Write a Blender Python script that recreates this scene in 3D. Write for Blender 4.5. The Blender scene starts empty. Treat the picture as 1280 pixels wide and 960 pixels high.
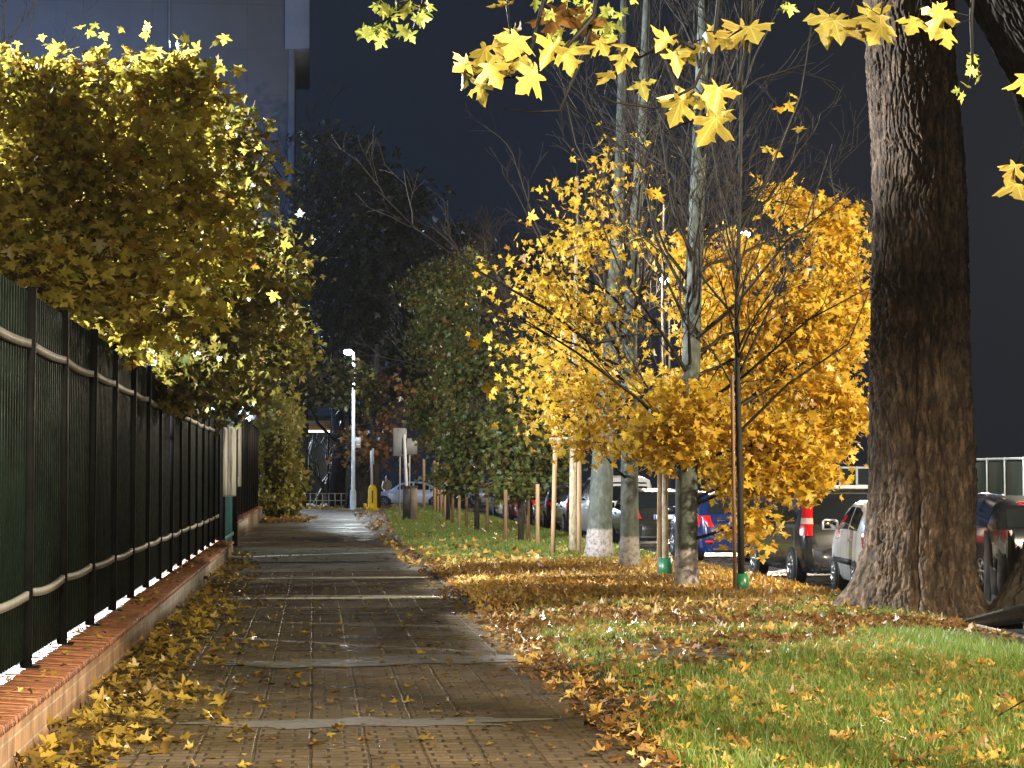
import bpy, math, random
import numpy as np
from mathutils import Vector, Matrix

R = math.radians
rng = np.random.default_rng(7)
random.seed(11)
scene = bpy.context.scene
C = scene.collection

# ------------------------------------------------------------------ camera
FPX = 2650.0
EYE = np.array([0.0, 0.0, 1.6])
pitch = math.atan(116 / FPX)
yaw = math.atan(247 / FPX * math.cos(pitch))
FW = np.array([math.sin(yaw) * math.cos(pitch), math.cos(yaw) * math.cos(pitch), math.sin(pitch)])
RT = np.array([math.cos(yaw), -math.sin(yaw), 0.0])
UP = np.cross(RT, FW)
cd = bpy.data.cameras.new('camera')
cd.sensor_width = 36
cd.lens = 36 * FPX / 1280
cd.clip_start = 0.1
cd.clip_end = 2000
cam = bpy.data.objects.new('camera', cd)
cam.location = EYE
cam.rotation_euler = (R(90) + pitch, 0, -yaw)
C.objects.link(cam)
scene.camera = cam


def P(px, py, Y):
    """world point at depth Y seen at a photograph pixel"""
    d = FW + (px - 640) / FPX * RT + (480 - py) / FPX * UP
    return EYE + d * (Y / d[1])


# ------------------------------------------------------------------ helpers
def link(o, parent=None):
    C.objects.link(o)
    if parent is not None:
        o.parent = parent
        o.matrix_parent_inverse = Matrix.Identity(4)
    return o


def tag(o, label=None, cat=None, group=None, kind=None):
    if label: o['label'] = label
    if cat: o['category'] = cat
    if group: o['group'] = group
    if kind: o['kind'] = kind
    return o


def empty(name, loc=(0, 0, 0), rz=0.0):
    o = bpy.data.objects.new(name, None)
    o.empty_display_size = 0.2
    o.location = tuple(float(v) for v in loc)
    o.rotation_euler = (0, 0, rz)
    return link(o)


def mesh_np(name, verts, loops, totals, mat, parent=None, smooth=False):
    me = bpy.data.meshes.new(name)
    verts = np.asarray(verts, dtype=np.float32)
    loops = np.asarray(loops, dtype=np.int32)
    totals = np.asarray(totals, dtype=np.int32)
    starts = np.concatenate([[0], np.cumsum(totals)[:-1]]).astype(np.int32)
    me.vertices.add(len(verts))
    me.vertices.foreach_set('co', verts.ravel())
    me.loops.add(len(loops))
    me.loops.foreach_set('vertex_index', loops)
    me.polygons.add(len(totals))
    me.polygons.foreach_set('loop_start', starts)
    me.polygons.foreach_set('loop_total', totals)
    if smooth:
        me.polygons.foreach_set('use_smooth', np.ones(len(totals), dtype=bool))
    me.update(calc_edges=True)
    me.validate()
    if mat: me.materials.append(mat)
    return link(bpy.data.objects.new(name, me), parent)


class MB:
    def __init__(self):
        self.v, self.f = [], []

    def quadbox(self, p8):
        b = len(self.v)
        self.v += [tuple(p) for p in p8]
        for q in ((0, 3, 2, 1), (4, 5, 6, 7), (0, 1, 5, 4), (1, 2, 6, 5), (2, 3, 7, 6), (3, 0, 4, 7)):
            self.f.append(tuple(b + i for i in q))
        return self

    def box(self, x0, x1, y0, y1, z0, z1):
        return self.quadbox([(x0, y0, z0), (x1, y0, z0), (x1, y1, z0), (x0, y1, z0),
                             (x0, y0, z1), (x1, y0, z1), (x1, y1, z1), (x0, y1, z1)])

    def bbox(self, x0, x1, y0, y1, z0, z1, c=0.01):
        """box with chamfered vertical and top edges"""
        c = min(c, (x1 - x0) / 3, (y1 - y0) / 3, (z1 - z0) / 3)
        oct_ = lambda k: [(x0 + k + c, y0 + k), (x1 - k - c, y0 + k), (x1 - k, y0 + k + c), (x1 - k, y1 - k - c),
                          (x1 - k - c, y1 - k), (x0 + k + c, y1 - k), (x0 + k, y1 - k - c), (x0 + k, y0 + k + c)]
        b = len(self.v)
        for z, k in ((z0, 0), (z1 - c, 0), (z1, c)):
            self.v += [(x, y, z) for x, y in oct_(k)]
        for r in range(2):
            for i in range(8):
                j = (i + 1) % 8
                self.f.append((b + r * 8 + i, b + r * 8 + j, b + r * 8 + 8 + j, b + r * 8 + 8 + i))
        self.f.append(tuple(b + 16 + i for i in range(8)))
        self.f.append(tuple(b + 7 - i for i in range(8)))
        return self

    def tube(self, pts, radii, n=6, cap=True):
        pts = [np.asarray(p, float) for p in pts]
        if np.isscalar(radii): radii = [radii] * len(pts)
        base = len(self.v)
        ref = None
        m = len(pts)
        for i in range(m):
            t = pts[min(i + 1, m - 1)] - pts[max(i - 1, 0)]
            t = t / (np.linalg.norm(t) + 1e-9)
            if ref is None:
                a = np.array([1.0, 0, 0]) if abs(t[0]) < 0.8 else np.array([0, 1.0, 0])
                ref = a - t * a.dot(t)
            else:
                ref = ref - t * ref.dot(t)
            ref = ref / (np.linalg.norm(ref) + 1e-9)
            bi = np.cross(t, ref)
            for k in range(n):
                a = 2 * math.pi * k / n
                q = pts[i] + radii[i] * (math.cos(a) * ref + math.sin(a) * bi)
                self.v.append((q[0], q[1], q[2]))
        for i in range(m - 1):
            for k in range(n):
                k2 = (k + 1) % n
                self.f.append((base + i * n + k, base + i * n + k2, base + (i + 1) * n + k2, base + (i + 1) * n + k))
        if cap:
            self.f.append(tuple(base + n - 1 - k for k in range(n)))
            self.f.append(tuple(base + (m - 1) * n + k for k in range(n)))
        return self

    def lathe(self, c, prof, n=20, axis='z'):
        """profile [(r, h)] about an axis through c"""
        base = len(self.v)
        for r, h in prof:
            for k in range(n):
                a = 2 * math.pi * k / n
                u, w = r * math.cos(a), r * math.sin(a)
                self.v.append((c[0] + u, c[1] + w, c[2] + h) if axis == 'z' else (c[0] + h, c[1] + u, c[2] + w))
        for i in range(len(prof) - 1):
            for k in range(n):
                k2 = (k + 1) % n
                self.f.append((base + i * n + k, base + i * n + k2, base + (i + 1) * n + k2, base + (i + 1) * n + k))
        self.f.append(tuple(base + n - 1 - k for k in range(n)))
        self.f.append(tuple(base + (len(prof) - 1) * n + k for k in range(n)))
        return self

    def grid(self, G):
        """G[i][j] points"""
        b = len(self.v)
        ni, nj = len(G), len(G[0])
        for row in G: self.v += [tuple(float(c) for c in p) for p in row]
        for i in range(ni - 1):
            for j in range(nj - 1):
                self.f.append((b + i * nj + j, b + i * nj + j + 1, b + (i + 1) * nj + j + 1, b + (i + 1) * nj + j))
        return self

    def build(self, name, mat, parent=None, smooth=False):
        loops = [i for f in self.f for i in f]
        return mesh_np(name, self.v, loops, [len(f) for f in self.f], mat, parent, smooth)


# value noise ------------------------------------------------------------
_perm = np.random.default_rng(3).random((256, 256))


def vnoise(x, y):
    x = np.asarray(x, float); y = np.asarray(y, float)
    xi, yi = np.floor(x).astype(int), np.floor(y).astype(int)
    fx, fy = x - xi, y - yi
    fx = fx * fx * (3 - 2 * fx); fy = fy * fy * (3 - 2 * fy)
    g = lambda a, b: _perm[a % 256, b % 256]
    return (g(xi, yi) * (1 - fx) + g(xi + 1, yi) * fx) * (1 - fy) + (g(xi, yi + 1) * (1 - fx) + g(xi + 1, yi + 1) * fx) * fy


def fbm(x, y, o=4):
    s, a, t = 0, 1, 0
    for k in range(o):
        s = s + a * vnoise(np.asarray(x) * 2 ** k + 17.3 * k, np.asarray(y) * 2 ** k + 9.1 * k); t += a; a *= .5
    return s / t


# ------------------------------------------------------------------ materials
def mat(name, col=(.5, .5, .5), rough=.6, metal=0.0, spec=.5, emit=None, es=0.0):
    m = bpy.data.materials.new(name); m.use_nodes = True
    b = m.node_tree.nodes['Principled BSDF']
    b.inputs['Base Color'].default_value = (*col, 1)
    b.inputs['Roughness'].default_value = rough
    b.inputs['Metallic'].default_value = metal
    b.inputs['Specular IOR Level'].default_value = spec
    if emit:
        b.inputs['Emission Color'].default_value = (*emit, 1)
        b.inputs['Emission Strength'].default_value = es
    return m


class NT:
    def __init__(self, m):
        self.t = m.node_tree; self.b = self.t.nodes['Principled BSDF']
        self.out = self.t.nodes['Material Output']

    def n(self, typ, **kw):
        nd = self.t.nodes.new(typ)
        for k, v in kw.items():
            if k.startswith('i_'):
                nd.inputs[k[2:].replace('_', ' ')].default_value = v
            else:
                setattr(nd, k, v)
        return nd

    def l(self, a, b):
        self.t.links.new(a, b)

    def ramp(self, fac, stops):
        r = self.t.nodes.new('ShaderNodeValToRGB')
        e = r.color_ramp.elements
        while len(e) < len(stops): e.new(0.5)
        for el, (p, c) in zip(e, stops):
            el.position = p; el.color = (*c, 1) if len(c) == 3 else c
        self.l(fac, r.inputs[0])
        return r.outputs[0]

    def obj(self, scale=(1, 1, 1)):
        tc = self.t.nodes.new('ShaderNodeTexCoord')
        mp = self.t.nodes.new('ShaderNodeMapping')
        mp.inputs['Scale'].default_value = scale
        self.l(tc.outputs['Object'], mp.inputs[0])
        return mp.outputs[0]

    def noise(self, vec, scale=5, detail=4, rough=.55):
        n = self.n('ShaderNodeTexNoise')
        n.inputs['Scale'].default_value = scale
        n.inputs['Detail'].default_value = detail
        n.inputs['Roughness'].default_value = rough
        self.l(vec, n.inputs['Vector'])
        return n.outputs['Fac']

    def mix(self, fac, a, b, blend='MIX'):
        m = self.t.nodes.new('ShaderNodeMix'); m.data_type = 'RGBA'; m.blend_type = blend
        for s, v in ((0, fac), (6, a), (7, b)):
            if hasattr(v, 'is_linked'): self.l(v, m.inputs[s])
            elif s == 0: m.inputs[0].default_value = v
            else: m.inputs[s].default_value = (*v, 1)
        return m.outputs[2]

    def math(self, op, a, b=0.0):
        m = self.t.nodes.new('ShaderNodeMath'); m.operation = op
        for s, v in ((0, a), (1, b)):
            if hasattr(v, 'is_linked'): self.l(v, m.inputs[s])
            else: m.inputs[s].default_value = v
        return m.outputs[0]

    def bump(self, h, strength=.5, dist=.02):
        b = self.t.nodes.new('ShaderNodeBump')
        b.inputs['Strength'].default_value = strength
        b.inputs['Distance'].default_value = dist
        self.l(h, b.inputs['Height'])
        self.l(b.outputs[0], self.b.inputs['Normal'])


def noisy(name, c0, c1, scale=6, rough=(.5, .8), bump=.3, bscale=None, stretch=(1, 1, 1), bdist=.02, spec=.4, c2=None, vary=0):
    m = mat(name, c0, spec=spec); k = NT(m)
    v = k.obj(stretch)
    f = k.noise(v, scale, 6)
    st = [(.32, c0), (.62, c1)] if c2 is None else [(.3, c0), (.5, c1), (.68, c2)]
    cc = k.ramp(f, st)
    if vary:
        oi = k.n('ShaderNodeObjectInfo')
        cc = k.mix(k.math('MULTIPLY', oi.outputs['Random'], vary), cc, tuple(min(1, 2.2 * a) for a in c1))
    k.l(cc, k.b.inputs['Base Color'])
    f2 = k.noise(v, (bscale or scale * 3), 6)
    k.l(k.ramp(f2, [(.3, (rough[0],) * 3), (.7, (rough[1],) * 3)]), k.b.inputs['Roughness'])
    if bump: k.bump(f2, bump, bdist)
    return m


def leafmat(name, stops, transl=.45, rough=.42, spec=.4, veins=False):
    m = mat(name, stops[0][1], rough, spec=spec); k = NT(m)
    g = k.n('ShaderNodeNewGeometry')
    col = k.ramp(g.outputs['Random Per Island'], stops)
    nz = k.noise(k.obj(), 28, 3)
    col = k.mix(k.math('MULTIPLY', nz, .55), col, tuple(c * .38 for c in stops[0][1]))
    if veins:
        tc = k.n('ShaderNodeTexCoord'); sp = k.n('ShaderNodeSeparateXYZ'); k.l(tc.outputs['UV'], sp.inputs[0])
        au = k.math('ABSOLUTE', sp.outputs[0]); vv = sp.outputs[1]
        line = None
        for sl, wd in ((0.0, .022), (.62, .018), (1.95, .018), (-2.9, .014)):
            # distance from the vein that leaves the leaf base with slope dx/dy
            a = math.atan2(sl, 1.0) if sl >= 0 else math.radians(112)
            dd = k.math('ABSOLUTE', k.math('SUBTRACT', k.math('MULTIPLY', au, math.cos(a)), k.math('MULTIPLY', vv, math.sin(a))))
            f = k.math('LESS_THAN', dd, wd)
            line = f if line is None else k.math('MAXIMUM', line, f)
        # side veins
        sv = k.math('LESS_THAN', k.math('PINGPONG', k.math('SUBTRACT', k.math('MULTIPLY', vv, 1.0), k.math('MULTIPLY', au, .7)), .07), .008)
        line = k.math('MAXIMUM', line, k.math('MULTIPLY', sv, .6))
        col = k.mix(k.math('MULTIPLY', line, .55), col, tuple(min(1, c * 1.25 + .05) for c in stops[0][1]))
        brn = k.noise(k.obj(), 14, 4, .7)
        col = k.mix(k.ramp(brn, [(.60, (0,) * 3), (.78, (.7,) * 3)]), col, (.30, .16, .03))
    k.l(col, k.b.inputs['Base Color'])
    tr = k.n('ShaderNodeBsdfTranslucent')
    k.l(col, tr.inputs['Color'])
    mx = k.n('ShaderNodeMixShader')
    mx.inputs[0].default_value = transl
    k.l(k.b.outputs[0], mx.inputs[1]); k.l(tr.outputs[0], mx.inputs[2])
    k.l(mx.outputs[0], k.out.inputs['Surface'])
    return m


M = {}
# foliage
M['yellow'] = leafmat('golden_leaf', [(0, (.74, .46, .035)), (.35, (.77, .55, .065)), (.7, (.66, .33, .022)), (.9, (.72, .57, .12)), (1, (.34, .15, .015))], .5)
M['olive'] = leafmat('olive_yellow_leaf', [(0, (.50, .40, .06)), (.25, (.64, .52, .10)), (.5, (.40, .34, .05)), (.7, (.22, .24, .04)), (.9, (.36, .17, .02)), (1, (.55, .48, .10))], .62)
M['olive_dark'] = leafmat('dull_olive_leaf', [(0, (.18, .16, .03)), (.3, (.30, .24, .04)), (.5, (.10, .13, .025)), (.75, (.22, .12, .02)), (1, (.09, .14, .025))], .45)
M['pale'] = leafmat('pale_yellow_leaf', [(0, (.42, .33, .055)), (.5, (.36, .28, .05)), (.8, (.31, .20, .035)), (1, (.36, .32, .07))], .4, veins=True)
M['green'] = leafmat('green_leaf', [(0, (.06, .09, .02)), (.35, (.09, .12, .028)), (.6, (.19, .165, .035)), (.8, (.17, .09, .02)), (1, (.045, .075, .028))], .35)
M['lime'] = leafmat('lime_leaf', [(0, (.35, .40, .08)), (.5, (.26, .32, .06)), (1, (.5, .45, .1))], .45)
M['ivy'] = leafmat('ivy_leaf', [(0, (.22, .22, .04)), (.4, (.34, .30, .05)), (.7, (.16, .17, .03)), (1, (.40, .28, .05))], .3)
M['dark'] = leafmat('night_leaf', [(0, (.035, .045, .02)), (.5, (.06, .055, .025)), (1, (.03, .035, .02))], .25)
M['litter'] = leafmat('fallen_leaf', [(0, (.60, .34, .07)), (.2, (.66, .44, .09)), (.4, (.44, .21, .04)), (.55, (.26, .10, .03)), (.72, (.68, .50, .15)), (.9, (.52, .34, .16)), (1, (.15, .065, .02))], .25, .38)
M['litter_path'] = leafmat('wet_fallen_leaf', [(0, (.36, .24, .035)), (.3, (.22, .135, .022)), (.55, (.12, .07, .018)), (.85, (.44, .32, .06)), (1, (.08, .045, .012))], .2, .3)
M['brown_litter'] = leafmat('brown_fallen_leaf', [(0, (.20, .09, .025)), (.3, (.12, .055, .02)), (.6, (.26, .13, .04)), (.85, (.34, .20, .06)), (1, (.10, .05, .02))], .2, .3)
M['grass'] = leafmat('grass_blade', [(0, (.11, .20, .03)), (.4, (.17, .27, .04)), (.7, (.23, .31, .055)), (.9, (.36, .36, .12)), (1, (.08, .14, .02))], .4, .4)
# wood and bark
def bark(name, c0, c1, c2, sc=7, stretch=(1, 1, .16), bump=.9, wash=None):
    m = mat(name, c0, .75, spec=.3); k = NT(m)
    v = k.obj(stretch)
    f = k.noise(v, sc, 8, .65)
    col = k.ramp(f, [(.30, c0), (.5, c1), (.68, c2)])
    if wash:
        zz = k.n('ShaderNodeSeparateXYZ')
        tc = k.n('ShaderNodeTexCoord'); k.l(tc.outputs['Object'], zz.inputs[0])
        edge = k.math('ADD', zz.outputs[2], k.math('MULTIPLY', k.noise(k.obj((3, 3, 3)), 3, 3), .12))
        w = k.ramp(k.math('DIVIDE', edge, wash), [(.93, (1, 1, 1)), (1.0, (0, 0, 0))])
        dirt = k.ramp(k.noise(k.obj(), 14, 7, .7), [(.36, (.10, .085, .075)), (.52, (.27, .245, .235)), (.8, (.38, .355, .345))])
        col = k.mix(w, col, dirt)
    k.l(col, k.b.inputs['Base Color'])
    k.bump(f, bump, .03)
    return m
M['bark_big'] = bark('rough_brown_bark', (.010, .007, .005), (.065, .043, .026), (.20, .13, .076), 13, (1, 1, .30), .9)
M['bark_shade_black'] = bark('shade_black_bark', (.006, .005, .004), (.014, .012, .009), (.03, .024, .018), 14, (1, 1, .3), .5)  # darkened copy of the dark bark; shade on roots and stump put into colour
M['bark_grey'] = bark('grey_green_bark', (.03, .034, .028), (.062, .070, .057), (.108, .117, .096), 11, (1, 1, .5), .45, wash=.64)
M['bark_dark'] = bark('dark_bark', (.012, .010, .008), (.036, .027, .019), (.07, .052, .036), 14, (1, 1, .3), .5)
M['bark_pale'] = bark('pale_mottled_bark', (.10, .08, .05), (.38, .32, .22), (.52, .46, .34), 16, (1, 1, .4), .5)
M['twig'] = mat('dark_twig', (.014, .010, .007), .65, spec=.2)
M['twig_black'] = mat('black_twig', (.006, .005, .004), .6, spec=.15)
M['twig_pale'] = mat('pale_twig', (.30, .23, .16), .6)
M['stake'] = noisy('stake_wood', (.26, .16, .08), (.40, .27, .15), 5, (.6, .8), .3, 20, (6, 6, .5))
M['stake_dark'] = noisy('weathered_stake_wood', (.12, .06, .03), (.20, .11, .055), 5, (.6, .8), .3, 20, (6, 6, .5))
M['guard'] = mat('green_plastic', (.015, .12, .05), .35)
# metals, paints
M['fence'] = noisy('dark_green_fence_paint', (.0018, .0052, .0032), (.004, .0095, .006), 3, (.45, .65), .1, 14, spec=.04, vary=.15)
M['fence_black'] = noisy('black_post_paint', (.003, .003, .003), (.006, .006, .006), 4, (.45, .6), .1, 12, spec=.05)
M['rail'] = noisy('galvanised_rail', (.085, .08, .07), (.17, .16, .14), 4, (.4, .65), .2, 16, (1, 3, 1), vary=.3)
M['teal'] = noisy('teal_gate_paint', (.02, .10, .12), (.03, .15, .17), 3, (.4, .6), .1, 12)
M['paper'] = noisy('notice_paper', (.55, .52, .46), (.75, .72, .66), 2, (.5, .6), 0)
M['pole'] = noisy('pale_grey_pole', (.52, .55, .58), (.66, .68, .70), 5, (.4, .55), .1, 20)
M['steel'] = noisy('grey_steel', (.25, .26, .27), (.36, .36, .36), 5, (.35, .55), .1, 20)
M['yellow_paint'] = noisy('yellow_paint', (.70, .47, .01), (.80, .56, .02), 4, (.4, .55), .1, 18)
M['black'] = mat('black_rubber', (.012, .012, .012), .6)
M['lamp_warm'] = mat('lamp_lens_warm', (.9, .9, .9), .3, emit=(1, .88, .7), es=220)
M['lamp_cool'] = mat('lamp_lens_cool', (.9, .9, .9), .3, emit=(.82, .97, 1), es=200)
M['tube'] = mat('fluorescent_tube', (.9, .9, .9), .3, emit=(1, .93, .82), es=2.2)
M['sign_grey'] = noisy('grey_sign_back', (.20, .20, .20), (.28, .28, .28), 3, (.5, .6), 0)
M['dark_box'] = noisy('dark_bin_paint', (.02, .02, .022), (.05, .045, .04), 4, (.4, .6), .1)
M['brown_panel'] = noisy('brown_panel', (.16, .12, .08), (.24, .18, .12), 4, (.5, .7), .2)


def concrete_like(name, c0, c1, c2, wet=(.25, .7), sc=3):
    m = mat(name, c0, .6, spec=.5 if wet[0] < .35 else .15); k = NT(m)
    v = k.obj()
    f = k.noise(v, sc, 8, .65)
    k.l(k.ramp(f, [(.3, c0), (.5, c1), (.7, c2)]), k.b.inputs['Base Color'])
    w = k.noise(v, .9, 5, .6)
    k.l(k.ramp(w, [(.38, (wet[0],) * 3), (.62, (wet[1],) * 3)]), k.b.inputs['Roughness'])
    k.bump(k.noise(v, 60, 4), .35, .01)
    return m


def paver_mat():
    m = mat('brown_pavers', (.2, .16, .1), .6, spec=.5); k = NT(m)
    tc = k.n('ShaderNodeTexCoord')
    base = tc.outputs['Object']
    wob = k.n('ShaderNodeTexNoise'); wob.inputs['Scale'].default_value = 2.2; wob.inputs['Detail'].default_value = 3
    k.l(base, wob.inputs['Vector'])
    vm = k.n('ShaderNodeVectorMath', operation='SCALE'); vm.inputs[3].default_value = .03
    k.l(wob.outputs['Color'], vm.inputs[0])
    va = k.n('ShaderNodeVectorMath', operation='ADD')
    k.l(base, va.inputs[0]); k.l(vm.outputs[0], va.inputs[1])
    P1 = k.n('ShaderNodeTexBrick', offset=.5, squash=1.0)
    P1.inputs['Color1'].default_value = (.118, .086, .046, 1)
    P1.inputs['Color2'].default_value = (.190, .140, .078, 1)
    P1.inputs['Mortar'].default_value = (.022, .016, .010, 1)
    P1.inputs['Scale'].default_value = 1
    P1.inputs['Brick Width'].default_value = .20
    P1.inputs['Row Height'].default_value = .125
    P1.inputs['Mortar Size'].default_value = .011
    P1.inputs['Mortar Smooth'].default_value = .3
    P1.inputs['Bias'].default_value = -.1
    k.l(va.outputs[0], P1.inputs['Vector'])
    # wide dark joints between the paver bands
    P2 = k.n('ShaderNodeTexBrick', offset=.0, squash=1.0)
    for i, c in (('Color1', (1, 1, 1, 1)), ('Color2', (.82, .82, .82, 1)), ('Mortar', (.42, .38, .32, 1))):
        P2.inputs[i].default_value = c
    P2.inputs['Scale'].default_value = 1
    P2.inputs['Brick Width'].default_value = .33
    P2.inputs['Row Height'].default_value = 1.0
    P2.inputs['Mortar Size'].default_value = .012
    P2.inputs['Mortar Smooth'].default_value = .5
    k.l(va.outputs[0], P2.inputs['Vector'])
    col = k.mix(1.0, P1.outputs['Color'], P2.outputs['Color'], 'MULTIPLY')
    st = k.noise(base, 1.1, 7, .65)
    col = k.mix(k.ramp(st, [(.36, (.75,) * 3), (.6, (0, 0, 0))]), col, (.055, .042, .026))
    gr = k.noise(base, 30, 5, .7)
    col = k.mix(k.ramp(gr, [(.35, (.5,) * 3), (.6, (0,) * 3)]), col, (.06, .045, .03))
    k.l(col, k.b.inputs['Base Color'])
    sx = k.n('ShaderNodeMapping'); sx.inputs['Scale'].default_value = (.5, 1.6, 1); k.l(base, sx.inputs[0])
    w = k.noise(sx.outputs[0], .8, 6, .65)
    k.l(k.ramp(w, [(.40, (.20,) * 3), (.55, (.55,) * 3), (.7, (.75,) * 3)]), k.b.inputs['Roughness'])
    h = k.math('ADD', k.math('MULTIPLY', P1.outputs['Fac'], -.6), k.math('MULTIPLY', gr, .6))
    h = k.math('ADD', h, k.math('MULTIPLY', P2.outputs['Fac'], -.9))
    k.bump(h, .7, .012)
    return m


M['paver'] = paver_mat()
M['asphalt'] = concrete_like('grey_wet_asphalt', (.10, .095, .09), (.17, .165, .155), (.25, .24, .225), (.22, .6))
M['road'] = concrete_like('dark_wet_asphalt', (.03, .03, .03), (.05, .05, .05), (.075, .072, .07), (.12, .5))
M['pale_strip'] = concrete_like('pale_strip_grey', (.34, .32, .29), (.48, .46, .42), (.60, .58, .54), (.25, .6), 5)
M['kerb'] = concrete_like('kerb_concrete', (.07, .06, .045), (.13, .115, .09), (.20, .175, .14), (.4, .8), 5)
M['soil'] = noisy('leafy_soil', (.022, .016, .009), (.06, .042, .02), 3, (.75, .95), .9, 14, c2=(.05, .06, .015), spec=.12)
M['yard'] = noisy('dark_yard_soil', (.03, .026, .018), (.06, .05, .03), 2, (.6, .9), .5, 12)


def wall_mat(front):
    m = mat('brick_and_render', (.3, .2, .12), .7, spec=.4); k = NT(m)
    tc = k.n('ShaderNodeTexCoord')
    mp = k.n('ShaderNodeMapping'); mp.inputs['Rotation'].default_value = (0, R(90), R(90))
    sep = k.n('ShaderNodeSeparateXYZ'); k.l(tc.outputs['Object'], sep.inputs[0])
    cmb = k.n('ShaderNodeCombineXYZ'); k.l(sep.outputs[1], cmb.inputs[0]); k.l(sep.outputs[2], cmb.inputs[1])
    b = k.n('ShaderNodeTexBrick', offset=.5)
    for i, c in (('Color1', (.19, .10, .05, 1)), ('Color2', (.25, .145, .078, 1)), ('Mortar', (.27, .21, .15, 1))):
        b.inputs[i].default_value = c
    b.inputs['Scale'].default_value = 1
    b.inputs['Brick Width'].default_value = .26
    b.inputs['Row Height'].default_value = .105
    b.inputs['Mortar Size'].default_value = .007
    k.l(cmb.outputs[0], b.inputs['Vector'])
    rend = k.ramp(k.noise(k.obj((1, 1, .35)), 6, 8, .7), [(.3, (.05, .036, .025)), (.48, (.20, .145, .092)), (.7, (.29, .22, .15))])
    y0 = k.math('ADD', sep.outputs[1], k.math('MULTIPLY', k.noise(k.obj(), 3, 3), .8))
    f = k.ramp(k.math('DIVIDE', y0, 100), [(front / 100, (0, 0, 0)), (front / 100 + .002, (1, 1, 1))])
    col = k.mix(f, b.outputs['Color'], rend)
    grime = k.noise(k.obj((1, 1, .5)), 3.5, 7, .7)
    col = k.mix(k.ramp(grime, [(.4, (.7,) * 3), (.58, (0,) * 3)]), col, (.06, .045, .03))
    k.l(col, k.b.inputs['Base Color'])
    k.b.inputs['Roughness'].default_value = .6
    k.bump(k.math('ADD', k.math('MULTIPLY', b.outputs['Fac'], -.6), k.noise(k.obj(), 35, 5)), .5, .01)
    return m


M['wall'] = wall_mat(14.6)
M['wall_far'] = wall_mat(0)


def coping_mat():
    m = mat('terracotta_coping', (.4, .15, .06), .45, spec=.5); k = NT(m)
    g = k.n('ShaderNodeNewGeometry')
    c = k.ramp(g.outputs['Random Per Island'], [(0, (.23, .085, .035)), (.4, (.29, .12, .052)), (.8, (.18, .062, .028)), (1, (.32, .155, .085))])
    d = k.noise(k.obj(), 9, 7, .7)
    c = k.mix(k.ramp(d, [(.38, (.8,) * 3), (.6, (0,) * 3)]), c, (.10, .05, .03))
    k.l(c, k.b.inputs['Base Color'])
    k.l(k.ramp(d, [(.35, (.25,) * 3), (.65, (.6,) * 3)]), k.b.inputs['Roughness'])
    k.bump(d, .3, .01)
    return m


M['coping'] = coping_mat()


def facade_mat():
    m = mat('grey_blue_render', (.35, .37, .42), .8); k = NT(m)
    v = k.obj()
    f = k.noise(v, .25, 7, .6)
    c = k.ramp(f, [(.3, (.21, .25, .33)), (.7, (.27, .31, .40))])
    sep = k.n('ShaderNodeSeparateXYZ'); k.l(v, sep.inputs[0])
    cmb = k.n('ShaderNodeCombineXYZ'); k.l(sep.outputs[0], cmb.inputs[0]); k.l(sep.outputs[2], cmb.inputs[1])
    b = k.n('ShaderNodeTexBrick', offset=0.0)
    b.inputs['Scale'].default_value = 1
    b.inputs['Brick Width'].default_value = 6.0
    b.inputs['Row Height'].default_value = 2.9
    b.inputs['Mortar Size'].default_value = .03
    for i, cc in (('Color1', (1, 1, 1, 1)), ('Color2', (.94, .94, .94, 1)), ('Mortar', (.84, .84, .84, 1))): b.inputs[i].default_value = cc
    k.l(cmb.outputs[0], b.inputs['Vector'])
    k.l(k.mix(1.0, c, b.outputs['Color'], 'MULTIPLY'), k.b.inputs['Base Color'])
    return m


M['facade'] = facade_mat()
M['facade_trim'] = noisy('facade_trim', (.19, .205, .24), (.23, .24, .27), 1, (.7, .8), 0)

# ------------------------------------------------------------------ leaves
HALF_FINE = [(0, 0), (.08, -.05), (.22, -.12), (.37, -.13), (.30, -.02), (.22, .10), (.34, .16), (.50, .20), (.78, .38), (.62, .41), (.57, .53), (.40, .47), (.19, .39), (.24, .54), (.37, .68), (.24, .71), (.20, .84), (0, 1.06)]
HALF_MID = [(0, 0), (.12, -.08), (.37, -.14), (.24, .09), (.46, .19), (.77, .37), (.50, .45), (.19, .39), (.33, .66), (.20, .74), (0, 1.05)]
HALF_LOW = [(0, 0), (.34, 0), (.62, .38), (.24, .46), (0, 1)]
HALF_OVAL = [(0, 0), (.26, .18), (.33, .48), (.2, .8), (0, 1)]


def unit(a):
    return a / (np.linalg.norm(a, axis=-1, keepdims=True) + 1e-9)


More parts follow.
